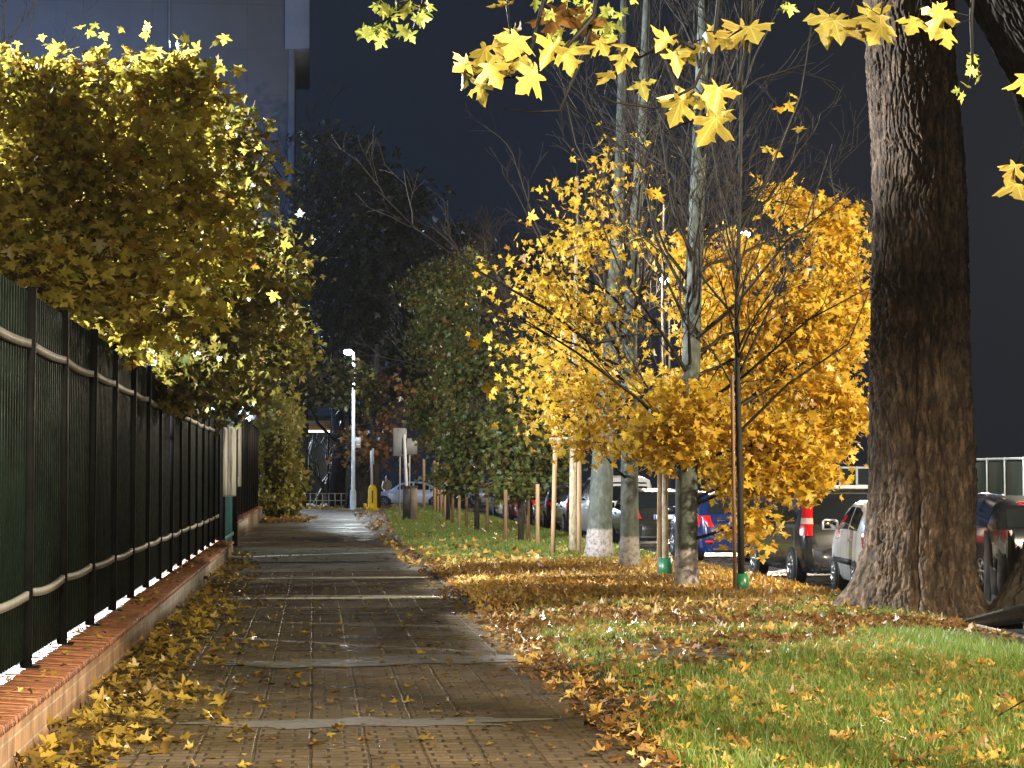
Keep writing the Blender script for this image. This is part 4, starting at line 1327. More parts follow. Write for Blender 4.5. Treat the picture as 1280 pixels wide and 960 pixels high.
# leaves caught along the path border and on the coping
x, y = scatter(3000, 1.6, 2.7, 10.5, 50)
k = rng.random(len(x)) < np.exp(-((x - path_edge(y) - .08) / .28) ** 2) * np.clip(.2 + 1.2 * fbm(x * 2, y * .9, 3), 0, 1)
litter('fallen_leaves', x[k], y[k], np.maximum(verge_z(x[k], y[k]), .022), .07, M['brown_litter'])
x, y = scatter(260, -1.88, -1.62, 11, 42)
litter('fallen_leaves', x, y, 0 * x + .335, .045, M['litter_path'])
# dark crumbs and twigs on the path
x, y = scatter(1400, -1.5, 2.0, 10.5, 32)
litter('path_crumbs', x, y, 0 * x, .028, M['brown_litter'], HALF_LOW, .3, .3)


def grass(name, n, x0, x1, y0, y1, h, w, seedk=0):
    x, y = scatter(n, x0, x1, y0, y1)
    g = grass_zone(x, y)
    k = (rng.random(n) < g) & (x > path_edge(y) + .06)
    x, y, g = x[k], y[k], g[k]; n = len(x)
    z = verge_z(x, y)
    hh = h * (.3 + 1.1 * rng.random(n) ** 2) * (.3 + 1.5 * fbm(x * 4.5, y * 4.5, 4) ** 1.3) * (.55 + .45 * g)
    a = rng.uniform(0, 6.283, n); ln = rng.uniform(.15, .85, n) * hh
    b_ = rng.uniform(0, 6.283, n)
    dx, dy = np.cos(a) * w * .5, np.sin(a) * w * .5
    lx, ly = np.cos(b_) * ln, np.sin(b_) * ln
    V = np.zeros((n, 5, 3))
    V[:, 0] = np.stack([x - dx, y - dy, z - .01], 1); V[:, 1] = np.stack([x + dx, y + dy, z - .01], 1)
    V[:, 2] = np.stack([x + dx * .7 + lx * .35, y + dy * .7 + ly * .35, z + hh * .6], 1)
    V[:, 3] = np.stack([x - dx * .7 + lx * .35, y - dy * .7 + ly * .35, z + hh * .6], 1)
    V[:, 4] = np.stack([x + lx, y + ly, z + hh], 1)
    one = np.array([0, 1, 2, 3, 3, 2, 4])
    L = (one[None] + (np.arange(n) * 5)[:, None]).ravel()
    o = mesh_np(name, V.reshape(-1, 3), L, np.tile([4, 3], n), M['grass'])
    tag(o, kind='stuff'); return o


grass('grass', 150000, 2.0, 6.2, 10.5, 22, .10, .008)
grass('grass', 42000, 2.4, 6.95, 22, 28.5, .08, .009)
grass('grass', 60000, 2.0, 6.95, 37, 70, .08, .016)
grass('grass', 24000, 2.2, 6.95, 70, 103, .09, .03)
# twig lying at the lower right corner
r = empty('fallen_twig', tuple(P(1230, 930, 12.6))); tag(r, 'thin dark fallen twig lying on the near lawn at its corner', 'twig')
q = [P(1140, 958, 12.0), P(1180, 935, 12.3), P(1230, 905, 12.7), P(1290, 870, 13.2)]
b = MB(); b.tube(q, [.008, .007, .006, .004], 6); b.tube([q[1], q[1] + (.12, .1, .06)], [.004, .002], 5)
attach(b.build('stem', M['twig']), r)

# ================================================================== CARS
M['glass'] = mat('car_glass', (.012, .014, .016), .06, spec=.7)
M['tail'] = mat('red_tail_lamp', (.45, .008, .012), .2, emit=(1, .03, .03), es=.12)
M['tail_dark'] = mat('dark_red_lamp', (.06, .004, .005), .3)
M['tail_clear'] = mat('clear_lamp', (.6, .45, .42), .2)
M['tyre'] = mat('tyre_rubber', (.012, .012, .012), .75)
M['rim'] = mat('alloy_rim', (.45, .46, .47), .3, metal=.8)
M['trim'] = mat('black_trim', (.012, .012, .013), .5)
M['plate'] = mat('number_plate', (.75, .75, .72), .4)
M['plate_blue'] = mat('plate_blue_band', (.02, .06, .4), .4)
M['chrome'] = mat('chrome', (.6, .6, .6), .15, metal=1)
M['amber'] = mat('amber_lamp', (.8, .25, .03), .25)
M['cabin'] = mat('cabin_fabric', (.02, .02, .02), .8)


def paint(name, col, rough=.25):
    m = mat(name, col, rough, spec=.5)
    m.node_tree.nodes['Principled BSDF'].inputs['Coat Weight'].default_value = .6
    m.node_tree.nodes['Principled BSDF'].inputs['Coat Roughness'].default_value = .08
    return m


PAINT = dict(charcoal=paint('charcoal_paint', (.014, .015, .017)), blue=paint('blue_paint', (.006, .018, .08)), white=paint('white_paint', (.82, .82, .83)),
             black=paint('black_paint', (.010, .010, .012)), dark=paint('dark_olive_paint', (.014, .014, .011)), silver=paint('silver_paint', (.4, .4, .4)), maroon=paint('maroon_paint', (.11, .015, .025)))

PROFILE = {
    'wagon': [(0, .62), (.04, .80), (.10, 1.0), (.38, 1.38), (.62, 1.47), (1.6, 1.55), (2.4, 1.55), (2.9, 1.46), (3.45, 1.02), (3.6, .98), (4.1, .86), (4.38, .70), (4.45, .58)],
    'hatch': [(0, .60), (.04, .78), (.12, .98), (.42, 1.30), (.62, 1.38), (1.3, 1.45), (2.1, 1.45), (2.55, 1.36), (3.1, .99), (3.25, .95), (3.7, .84), (3.95, .70), (4.02, .58)],
    'sedan': [(0, .60), (.03, .80), (.10, .98), (.55, 1.02), (1.15, 1.36), (1.5, 1.43), (2.3, 1.44), (2.75, 1.34), (3.3, .96), (3.5, .92), (4.1, .82), (4.36, .68), (4.42, .56)],
    'van': [(0, .62), (.03, .85), (.07, 1.05), (.20, 1.52), (.38, 1.72), (1.4, 1.78), (2.6, 1.78), (3.1, 1.66), (3.7, 1.10), (3.9, 1.04), (4.3, .90), (4.55, .72), (4.62, .60)],
}


PROFILE['mini'] = [(y * .84, z * .97) for y, z in PROFILE['hatch']]


class Car:
    def __init__(s, kind, w):
        s.pr = PROFILE[kind]; s.L = s.pr[-1][0]; s.w = w; s.kind = kind
        s.belt = .93 if kind != 'van' else 1.02

    def zt(s, y): return float(np.interp(y, [p[0] for p in s.pr], [p[1] for p in s.pr]))

    def hw(s, y):
        L = s.L
        return s.w / 2 * float(np.interp(y, [0, .06, .2, .6, L - .8, L - .3, L - .08, L], [.80, .90, .965, 1, 1, .95, .84, .72]))

    def ring(s, y):
        h, z = s.hw(y), s.zt(y)
        t = min(1, max(0, (z - s.belt) / .5))
        bz = min(s.belt, z - .05)
        tw = .975 - .20 * t
        zr = max(z - .07, bz + .01)
        p = [(h * .90, .20), (h * .965, .28), (h, .47), (h * 1.0, .68), (h * .978, bz), (h * (.978 * .5 + tw * .5) + .012 * t, bz * .5 + zr * .5), (h * tw, zr), (h * (tw - .12), z - .012), (h * .4, z + .004), (0, z + .008)]
        lim = [min(a, z - .05 + .005 * i) for i, (_, a) in enumerate(p)]
        return [(x, y, max(.2, a) if i else .2) for i, ((x, _), a) in enumerate(zip(p, lim))]

    def S(s, y, v, side=1):
        r = s.ring(y); v = min(max(v, 0), 9); i = min(8, int(v)); f = v - i
        q = [r[i][k] * (1 - f) + r[i + 1][k] * f for k in range(3)]
        q[0] *= side
        return np.array(q)

    def patch(s, ys, vs, side, off=.006):
        """a curved panel that hugs the body, with a thin edge"""
        G = [[s.S(y, v, side) for v in vs] for y in ys]
        return s._skin(G, off)

    def _skin(s, G, off):
        G = np.array(G)
        du = np.gradient(G, axis=0); dv = np.gradient(G, axis=1)
        n = unit(np.cross(du, dv))
        cen = np.array([0, s.L / 2, .6])
        if ((G - cen) * n).sum() < 0: n = -n
        return G + n * off

    def rear_patch(s, z0, z1, vmax, nz=5, off=.008):
        ys = np.linspace(0, .7, 200)
        zz = np.array([s.zt(y) for y in ys])
        G = []
        for z in np.linspace(z0, z1, nz):
            y = float(np.interp(z, zz[:int(np.argmax(zz >= zz.max() - .12)) + 1], ys[:int(np.argmax(zz >= zz.max() - .12)) + 1]))
            G.append([s.S(y, 9 - abs(v), 1 if v >= 0 else -1) for v in np.linspace(-vmax, vmax, 9)])
        return s._skin(G, off)

    def yrear(s, z):
        ys = np.linspace(0, 1.0, 300); zz = [s.zt(y) for y in ys]
        return float(np.interp(z, zz, ys))


def make_car(kind, w, pm, x, y, label, face=1, wheel_r=.31, tall_lamp=False, extras=None, group='cars parked along the street', z=-.14, rz=0.0, detail=True, tail='tail'):
    c = Car(kind, w)
    root = empty('parked_car', (x, y, z), rz + (0 if face > 0 else math.pi))
    tag(root, label, 'car', group)
    ys = sorted(set([p[0] for p in c.pr] + list(np.linspace(0, c.L, 34)) + [.02, .16, .24, .5]))
    b = MB(); rings = []
    for yy in ys:
        r_ = c.ring(yy)
        full = r_ + [(-q[0], q[1], q[2]) for q in r_[-2::-1]]
        rings.append(full)
    b.grid(rings)
    m_ = len(rings[0])
    b.f.append(tuple(range(m_ - 1, -1, -1))); b.f.append(tuple((len(rings) - 1) * m_ + i for i in range(m_)))
    for i in range(len(rings) - 1):
        b.f.append((i * m_ + m_ - 1, i * m_, (i + 1) * m_, (i + 1) * m_ + m_ - 1))
    o = b.build('body', PAINT[pm], root, smooth=True)
    try: o.data.set_sharp_from_angle(angle=R(38))
    except Exception: pass
    # side windows
    y0 = .55 if kind in ('wagon', 'hatch', 'mini') else (.98 if kind == 'sedan' else .42)
    y1 = {'wagon': 3.12, 'hatch': 2.78, 'mini': 2.33, 'sedan': 2.98, 'van': 3.35}[kind]
    ymid = (y0 + y1) / 2
    for side in (-1, 1):
        for ya, yb in ((y0 + .1, ymid - .06), (ymid + .03, y1 - .12)):
            yv = np.linspace(ya, yb, 8)
            G = []
            for q in yv:
                t = min(1, max(0, (c.zt(q) - c.belt) / .5))
                G.append([c.S(q, v, side) for v in np.linspace(4.15, 4.2 + 1.65 * t, 5)])
            wb = MB(); wb.grid(c._skin(G, .006)); wb.build('side_window', M['glass'], root, smooth=True)
        if detail:
            # door seams and handles
            sb = MB()
            for q in (ymid - .02, y1 - .35, y0 + .15):
                G = [[c.S(q + dq, v, side) for v in np.linspace(.9, 4.05, 9)] for dq in (-.006, .006)]
                sb.grid(c._skin(G, .003))
            sb.build('door_seam', M['trim'], root)
            for q in (ymid - .25, ymid + .9):
                p = c.S(q, 3.55, side)
                hb = MB(); hb.bbox(p[0] - .02, p[0] + .02, q - .09, q + .09, p[2] - .018, p[2] + .018, .008)
                hb.build('door_handle', PAINT[pm], root)
            p = c.S(y1 + .02, 4.1, side)
            mb_ = MB(); mb_.bbox(min(p[0], p[0] + side * .24), max(p[0], p[0] + side * .24), p[1] - .09, p[1] + .07, p[2] + .0, p[2] + .16, .035)
            mo = mb_.build('wing_mirror', PAINT[pm], root)
            g = MB(); xa, xb = sorted((p[0] + side * .04, p[0] + side * .225)); g.bbox(xa, xb, p[1] - .096, p[1] - .088, p[2] + .02, p[2] + .14, .003)
            g.build('mirror_glass', M['chrome'], mo)
    # rear window, windscreen
    top = {'wagon': 1.42, 'hatch': 1.33, 'mini': 1.28, 'sedan': 1.0, 'van': 1.60}[kind]
    if kind != 'sedan':
        wb = MB(); wb.grid(c.rear_patch(c.belt + .07, top, 2.05)); wb.build('rear_window', M['glass'], root, smooth=True)
    else:
        G = [[c.S(q, 9 - abs(v), 1 if v >= 0 else -1) for v in np.linspace(-2.0, 2.0, 9)] for q in np.linspace(.62, 1.12, 5)]
        wb = MB(); wb.grid(c._skin(G, .008)); wb.build('rear_window', M['glass'], root, smooth=True)
    G = [[c.S(q, 9 - abs(v), 1 if v >= 0 else -1) for v in np.linspace(-2.0, 2.0, 9)] for q in np.linspace(y1 - .12 if kind != 'sedan' else 2.82, y1 + .26, 5)]
    wb = MB(); wb.grid(c._skin(G, .008)); wb.build('windscreen', M['glass'], root, smooth=True)
    # tail lamps, head lamps
    for side in (-1, 1):
        zr = (.80, 1.36) if tall_lamp else (.72, .95)
        zs = np.linspace(*zr, 7)
        G = []
        for zz in zs:
            yr = c.yrear(min(zz, c.pr[4][1] - .05)); xo = 0
            yq = max(yr, .10) if tall_lamp else max(yr, .02)
            h = c.hw(yq) * (.985 if zz < c.belt else .985 - .2 * min(1, (zz - c.belt) / .5))
            wd = .16 if not tall_lamp else .10
            G.append([(side * (h - wd), yr - .012, zz), (side * (h - wd * .4), yr - .012, zz), (side * (h + .008), yr + .03, zz), (side * (c.hw(yq + .16) * (1.003 if zz < c.belt else .99 - .19 * min(1, (zz - c.belt) / .5)) + .008), yr + .19, zz)])
        lb = MB(); lb.grid(G); lo = lb.build('tail_lamp', M[tail], root, smooth=True)
        if tall_lamp:
            lb = MB(); lb.grid([[(p[0] * 1.004 if j else p[0], p[1] - .004, p[2]) for j, p in enumerate(G[i])] for i in (2, 3)])
            lb.build('lamp_lens', M['tail_clear'], lo)
        yv = np.linspace(c.L - .42, c.L - .08, 5)
        hb = MB(); hb.grid(c._skin([[c.S(q, v, side) for v in (3.2, 3.6, 4.0, 5.0)] for q in yv], .006)); hb.build('headlight', M['tail_clear'], root, smooth=True)
    # bumper, plate, dark lower strip
    b = MB(); G = []
    for zz in (.30, .42, .56, .60):
        G.append([(c.hw(max(0, .16 * (abs(u) ** 3))) * u * 1.02, -.05 + .20 * abs(u) ** 4 + (.03 if zz > .58 else 0), zz) for u in np.linspace(-1, 1, 13)])
    b.grid(G); b.build('bumper', PAINT[pm], root, smooth=True)
    b = MB(); b.bbox(-.60, .60, -.03, .05, .22, .30, .01); b.build('lower_trim', M['trim'], root)
    b = MB(); b.bbox(-.26, .26, -.012 if kind != 'sedan' else -.02, .05, .70, .81, .006)
    po = b.build('number_plate', M['plate'], root)
    po.location = (0, -.012, 0)
    b = MB(); b.box(-.255, -.215, -.016, -.0125, .705, .805); b.build('plate_band', M['plate_blue'], po)
    # wheels
    for yy in (.74, c.L - .82):
        for side in (-1, 1):
            hx = side * c.w / 2
            b = MB(); b.lathe((0, 0, 0), [(wheel_r + .055, -.01), (wheel_r + .055, .006), (wheel_r - .02, .006)], 24, 'x')
            ao = b.build('wheel_arch', M['trim'], root); ao.location = (hx * .985, yy, wheel_r)
            ao.scale.x = side
            b = MB(); b.lathe((0, 0, 0), [(wheel_r * .6, -.11), (wheel_r * .93, -.11), (wheel_r, -.07), (wheel_r, .07), (wheel_r * .93, .11), (wheel_r * .66, .112)], 26, 'x')
            to = b.build('wheel', M['tyre'], root, smooth=True)
            to.location = (hx - side * .085, yy, wheel_r); to.scale.x = side
            b = MB(); b.lathe((0, 0, 0), [(wheel_r * .66, .10), (wheel_r * .66, .118), (wheel_r * .60, .118), (wheel_r * .58, .104)], 26, 'x')
            for k in range(6):
                a = k * math.pi / 3
                d = np.array([0, math.cos(a), math.sin(a)]); e = np.array([0, -math.sin(a), math.cos(a)])
                i_, o_ = d * wheel_r * .12, d * wheel_r * .62
                X0, X1 = np.array([.106, 0, 0]), np.array([.122, 0, 0])
                b.quadbox([i_ - e * .03 + X0, o_ - e * .022 + X0, o_ + e * .022 + X0, i_ + e * .03 + X0, i_ - e * .03 + X1, o_ - e * .022 + X1, o_ + e * .022 + X1, i_ + e * .03 + X1])
            b.lathe((0, 0, 0), [(wheel_r * .16, .10), (wheel_r * .16, .126), (.01, .128)], 12, 'x')
            b.build('rim', M['rim'], to)
    if extras: extras(root, c)
    return root


def mpv_extras(root, c):
    b = MB(); b.bbox(-.62, .62, 1.05, 1.35, 1.545, 1.60, .015); o = b.build('roof_bar', M['plate'], root)
    for xx in (-.32, -.12, .1):
        b = MB(); b.lathe((xx, 1.15, 1.60), [(.07, 0), (.07, .05), (.05, .075), (.01, .08)], 12); b.build('amber_light', M['amber'], o)
    for s in (-1, 1):
        b = MB(); b.tube([(s * .60, .8, 1.50), (s * .60, .95, 1.57), (s * .61, 2.3, 1.60), (s * .61, 2.5, 1.55)], .018, 6); b.build('roof_rail', M['trim'], root)
    b = MB(); b.tube([(.0, .205, 1.05), (.25, .205, 1.07)], .008, 5); b.build('wiper', M['trim'], root)
    b = MB(); b.bbox(.30, .62, -.062, -.045, .36, .42, .006); b.build('reflector', M['chrome'], root)


def white_extras(root, c):
    for s in (-1,):
        b = MB(); b.bbox(-c.w / 2 - .018, -c.w / 2 + .01, 1.0, 2.35, .45, .53, .006); b.build('rubbing_strip', M['trim'], root)


def blue_extras(root, c):
    b = MB(); b.bbox(-.5, .5, .0, .035, .835, .855, .005); b.build('chrome_strip', M['chrome'], root)
    b = MB(); b.bbox(-.76, -.60, -.065, -.04, .40, .45, .008); b.build('fog_lamp', M['tail'], root)


make_car('wagon', 1.80, 'charcoal', 8.62, 33.2, 'charcoal estate car with tall red tail lamp beside the massive trunk', tall_lamp=True, extras=mpv_extras)
make_car('mini', 1.55, 'white', 8.48, 29.3, 'white car with black rubbing strip half hidden by the massive trunk', extras=white_extras, rz=R(-5), wheel_r=.27)
make_car('hatch', 1.74, 'blue', 8.66, 42.6, 'dark blue hatchback with white number plate behind the green guarded young tree', extras=blue_extras)
make_car('hatch', 1.74, 'dark', 8.55, 51.5, 'dark olive car half hidden behind the whitewashed golden maple trunk')
make_car('van', 1.84, 'white', 8.5, 57.5, 'white high roofed van beyond the whitewashed trunks')
make_car('wagon', 1.8, 'black', 8.55, 64.2, 'black estate car seen between the thick and the slim grey trunk')
make_car('hatch', 1.74, 'black', 8.55, 70.2, 'black hatchback between the tall stake frame and the thick grey trunk')
make_car('sedan', 1.76, 'black', 8.55, 76.0, 'black saloon glimpsed right of the short stakes')
make_car('hatch', 1.74, 'maroon', 8.5, 82.5, 'dark maroon car glimpsed through the sapling stems')
make_car('van', 1.84, 'silver', 8.5, 89.0, 'silver van far back beyond the saplings')
def hatch_extras(root, c):
    b = MB(); b.bbox(-.45, .45, .40, .46, 1.33, 1.365, .008); b.build('brake_light', M['tail'], root)
    for s in (-.38, .38):
        b = MB(); b.bbox(s - .16, s + .16, .3, .32, 1.0, 1.12, .03); b.build('headrest', M['cabin'], root)
    for s in (-1, 1):
        b = MB(); b.tube([(s * .55, .7, 1.40), (s * .55, .8, 1.46), (s * .55, 1.9, 1.48), (s * .55, 2.0, 1.43)], .016, 6); b.build('roof_rail', M['chrome'], root)
make_car('hatch', 1.78, 'black', 10.95, 30.6, 'black hatchback with red brake strip right of the massive trunk', extras=hatch_extras, tail='tail_dark')
make_car('sedan', 1.76, 'white', 7.7, 122, 'white saloon parked across the far end behind the signs', rz=R(82), z=-.1, detail=False)
make_car('hatch', 1.74, 'silver', 12.6, 124, 'silver hatchback parked across the far end behind the sapling stakes', rz=R(84), z=-.1, detail=False)

# ================================================================== LAMPS
LAMPS = []
M['pole_dark'] = noisy('dark_grey_pole', (.010, .010, .010), (.018, .018, .017), 5, (.6, .8), .1, 20, spec=.1)


def street_lamp(label, base, H, arm, lens, pole_r=.06, group='street lamps', pm='pole_dark'):
    r = empty('street_lamp', base); tag(r, label, 'street lamp', group)
    b = MB(); b.lathe((0, 0, 0), [(pole_r * 2.0, 0), (pole_r * 2.0, .03), (pole_r * 1.5, .04), (pole_r * 1.5, .9), (pole_r, 1.0), (pole_r * .6, H)], 14)
    b.build('pole', M[pm], r, smooth=False)
    ax, ay = arm
    b = MB(); b.tube([(0, 0, H - .15), (ax * .4, ay * .4, H + .02), (ax, ay, H + .06)], [.035, .03, .03], 8); b.build('arm', M[pm], r)
    u = np.array([ax, ay, 0]) / (math.hypot(ax, ay)); v = np.array([-u[1], u[0], 0])
    c0 = np.array([ax, ay, H + .06])
    b = MB()
    q = []
    for z_, s_ in ((-.04, 1), (.06, .75)):
        for du, dv in ((-.08, -.13), (.55, -.13), (.55, .13), (-.08, .13)): q.append(c0 + u * du * s_ + v * dv * s_ + (0, 0, z_))
    b.quadbox(q); h = b.build('lamp_head', M['steel'], r)
    cc = c0 + u * .26
    b = MB(); b.lathe(tuple(cc + (0, 0, -.042)), [(.2, 0), (.2, -.06), (.17, -.14), (.09, -.20), (.01, -.21)], 14); b.build('lens', lens, h)
    LAMPS.append(np.array(base) + c0 + u * .26 + (0, 0, -.42))
    return r


l1 = P(931, 289, 72.0); street_lamp('street lamp shining like a star behind the leafless young tree', (l1[0] + .35, 73.2, -.03), l1[2] - .05, (-.35, -1.2), M['lamp_warm'])
l2 = P(832, 347, 87.0); street_lamp('street lamp glinting through the twigs of the golden maple', (l2[0] + .35, 88.2, -.03), l2[2] - .05, (-.35, -1.2), M['lamp_warm'])
l3 = P(442, 440, 103.0)
street_lamp('tall pale lamp pole at the end of the path with bright white head', (l3[0], 103.0, 0), l3[2], (-.2, -.6), M['lamp_cool'], .10, pm='pole')
b = MB(); b.bbox(.11, .36, -.12, .1, 3.0, 3.5, .02); b.bbox(.14, .33, -.122, -.1, 3.05, 3.2, .005)
b.build('control_box', M['pole'], bpy.data.objects['street_lamp.002'])
street_lamp('street lamp behind the viewer lighting the near lawn', (6.9, 2.5, 0), 6.6, (-.65, 0), M['lamp_warm'])
street_lamp('added lamp behind the viewer by the low brick wall, brightening the white car', (-1.3, -1.5, 0), 6.6, (.65, 0), M['lamp_warm'])
street_lamp('yard lamp behind the fence hidden by the yellow maple', (-7.8, 26.5, 0), 7.3, (.5, 0), M['lamp_cool'])
street_lamp('added out-of-view lamp on the far pavement lighting the golden crowns', (15.4, 21.0, -.03), 7.6, (-.65, 0), M['lamp_warm'])
street_lamp('low yard lamp standing behind the far end of the dark fence', (-6.0, 40.0, 0), 4.4, (.5, 0), M['lamp_cool'])
street_lamp('another added out-of-view lamp on the far pavement lighting the saplings', (17.6, 43.0, -.03), 7.8, (-.65, 0), M['lamp_warm'])
street_lamp('far lamp in the mist hidden behind the ivy column', (-6.0, 134.0, -.1), 5.5, (.4, 0), M['lamp_cool'])


def light(name, loc, power, col, rad=.12, spot=None, aim=None):
    if spot:
        ld = bpy.data.lights.new(name, 'SPOT'); ld.spot_size = R(spot); ld.spot_blend = .35
    else:
        ld = bpy.data.lights.new(name, 'POINT')
    ld.energy = power; ld.color = col; ld.shadow_soft_size = rad
    o = bpy.data.objects.new(name, ld); o.location = tuple(loc); C.objects.link(o)
    if aim is not None:
        o.rotation_euler = (Vector(aim) - Vector(loc)).to_track_quat('-Z', 'Y').to_euler()
    return o


WARM = (1, .80, .55)
light('street_lamp_light', LAMPS[0], 9000, (1, .84, .62))
light('street_lamp_light', LAMPS[1], 8000, (1, .84, .62))
light('street_lamp_light', LAMPS[2], 800, (.85, .95, 1.0))
light('street_lamp_light', LAMPS[3], 23500, (1, .85, .62), .2, 157, LAMPS[3] + (-.12, .5, -4))
light('street_lamp_light', LAMPS[4], 17000, (1, .87, .66), .2, 168, LAMPS[4] + (.2, .5, -4))  # second lamp behind the viewer, added to brighten the white car's side
light('yard_lamp_light', LAMPS[5], 34000, (.93, .97, 1.0), .2)
light('street_lamp_light', LAMPS[6], 20000, (1, .87, .60), .2, 46, (6.6, 31.5, 3.4))  # added lamp with its beam narrowed onto the golden crowns
light('street_lamp_light', LAMPS[8], 9000, (1, .9, .68), .2)  # lamp added out of view to brighten the green saplings
light('yard_lamp_light', LAMPS[7], 8500, (.88, .95, 1.0), .2)
light('street_lamp_light', LAMPS[9], 20000, (.75, .88, 1.0), .2)

# ================================================================== SMALL THINGS AT THE END OF THE PATH
yb = P(465.5, 637, 101)
r = empty('yellow_barrier_post', (yb[0], 101, 0)); tag(r, 'bright yellow bollard shaped base with a slim pale post rising from it', 'bollard')
b = MB(); q = []
for z_, hx in ((0, .30), (.10, .28), (.16, .22), (1.0, .20), (1.16, .15), (1.2, .10)):
    q.append([(-hx, -hx * .8, z_), (hx, -hx * .8, z_), (hx, hx * .8, z_), (-hx, hx * .8, z_), (-hx, -hx * .8, z_)])
b.grid(q); n0 = len(b.v); b.f.append((n0 - 5, n0 - 4, n0 - 3, n0 - 2))
b.build('base', M['yellow_paint'], r)
b = MB(); b.bbox(-.03, .03, -.185, -.15, .35, .95, .004); b.build('slot', M['dark_box'], r)
b = MB(); b.bbox(-.42, -.27, -.1, .05, .12, .34, .03); b.build('side_lug', M['yellow_paint'], r)
b = MB(); b.tube([(-.03, 0, 1.15), (-.06, 0, 2.85)], [.07, .055], 8); b.tube([(.05, 0, 2.2), (.03, 0, 2.95)], [.03, .03], 6)
b.build('post', M['pole'], r)

bb = P(512, 652, 75.7)
r = empty('litter_bin', (bb[0], 75.7, .03)); tag(r, 'square two toned litter bin standing on the grass beside the path', 'litter bin')
b = MB(); b.bbox(-.24, .02, -.2, .2, 0, 1.2, .02); b.build('dark_side', M['dark_box'], r)
b = MB(); b.bbox(.022, .26, -.2, .2, 0, 1.2, .02); b.build('brown_side', M['brown_panel'], r)
b = MB(); b.bbox(-.27, .29, -.23, .23, 1.203, 1.25, .015); b.build('lid', M['dark_box'], r)
pb = P(510, 630, 79)
r = empty('sign_post', (pb[0], 79, 0)); tag(r, 'leaning pale sign post rising behind the litter bin', 'sign post')
t_ = P(505, 543, 79)
b = MB(); b.tube([(0, 0, 0), ((t_[0] - pb[0]), 0, t_[2])], [.07, .055], 8); b.build('post', M['pole'], r)
b = MB(); b.bbox(-.02, .05, -.05, .06, 1.95, 2.1, .01); b.build('clamp', M['steel'], r)
for (px, py0, py1, wd, lab) in ((500, 535, 570, .26, 'narrow grey sign board left of the leaning pale post'), (512, 548, 568, .30, 'grey sign board right of the leaning pale post')):
    a, c_ = P(px, py0, 82), P(px, py1, 82)
    r = empty('traffic_sign', (a[0], 82, 0)); tag(r, lab, 'sign')
    b = MB(); b.bbox(-wd, wd, -.02, .02, c_[2], a[2], .006); b.build('panel', M['sign_grey'], r)
    b = MB(); b.tube([(0, .06, 0), (0, .06, a[2])], .03, 8); b.build('post', M['steel'], r)

# kiosk with lit strip
k0 = P(370, 540, 124); k1 = P(413, 526, 124)
r = empty('kiosk', ((k0[0] + k1[0]) / 2, 125.5, -.1)); tag(r, 'small kiosk roof with orange lit fascia and white light strip under it', 'kiosk')
hw_ = (k1[0] - k0[0]) / 2; zt = k1[2] + .1; zb_ = k0[2] + .1
M['orange'] = mat('orange_fascia', (.55, .25, .08), .5)
b = MB(); b.bbox(-hw_, hw_, -1.5, 1.5, zb_ + .12, zt, .02); b.build('roof', M['orange'], r)
b = MB(); b.bbox(-hw_ * .9, hw_ * .97, -1.52, -1.42, zb_ - .02, zb_ + .10, .01); b.build('light_strip', M['tube'], r)
for sx in (-1, 1):
    b = MB(); b.bbox(sx * (hw_ - .1) - .05, sx * (hw_ - .1) + .05, .9, 1.0, 0, zb_ + .12, .01); b.build('leg', M['fence_black'], r)

# low park railing at the end
r = empty('park_railing', tuple(P(408, 630, 112))); r.location.z = -.1; tag(r, 'low dark park railing in the mist across the end of the path', 'railing')
x0, x1 = P(380, 630, 112)[0] - r.location.x, P(442, 630, 112)[0] - r.location.x
for i in range(9):
    xx = x0 + (x1 - x0) * i / 8
    b = MB(); b.tube([(xx, 0, 0), (xx, 0, .85)], .035, 6); b.build('post', M['steel'], r)
for z_ in (.45, .82):
    b = MB(); b.tube([(x0, 0, z_), (x1, 0, z_)], .03, 6); b.build('rail', M['steel'], r)

# large dark trunk behind the lamp pole
tb = P(450, 632, 112); tb[2] = -.1
r = tree('wide_tree', tuple(tb), 'very wide black trunk right behind the path lamp pole')
b = MB(); b.tube([tb, tb + (0, 0, .3), tb + (.05, 0, 1.6), tb + (0, 0, 3.4), tb + (-.2, 0, 5.2)], [.95, .72, .6, .56, .5], 14)
attach(b.build('trunk', M['bark_dark'], smooth=True), r)
cl = in_ell(40, tb + (-.2, 0, 6.2), (2.4, 2, 1.2)); pos = spray(cl, 20, .5); nr, tp = hang(len(pos))
attach(leaves('crown', pos, nr, tp, .35, M['dark'], half=HALF_LOW), r)

# ------------------------------------------------------------- person
pb = P(484, 628, 128)
r = empty('person', (pb[0], 128, -.09), R(25)); tag(r, 'person in pale coat and dark trousers standing beyond the yellow bollard', 'person')
sk = [(0, 0, .95), (0, .0, 1.2), (0, .01, 1.42), (0, .02, 1.52), (0, .0, 1.64), (.10, 0, .92), (.11, .02, .5), (.11, -.02, .08), (.12, .14, .04), (-.10, 0, .92), (-.12, -.06, .5), (-.12, -.16, .09), (-.13, 0, .05), (.19, 0, 1.40), (.25, .03, 1.12), (.20, .16, .95), (.18, .22, .90), (-.19, 0, 1.40), (-.25, .03, 1.12), (-.20, .16, .95), (-.18, .22, .90)]
ed = [(0, 1), (1, 2), (2, 3), (3, 4), (0, 5), (5, 6), (6, 7), (7, 8), (0, 9), (9, 10), (10, 11), (11, 12), (2, 13), (13, 14), (14, 15), (15, 16), (2, 17), (17, 18), (18, 19), (19, 20)]
rad = [.15, .14, .14, .055, .10, .10, .065, .05, .04, .10, .065, .05, .04, .065, .05, .04, .035, .065, .05, .04, .035]
me = bpy.data.meshes.new('body'); me.from_pydata(sk, ed, [])
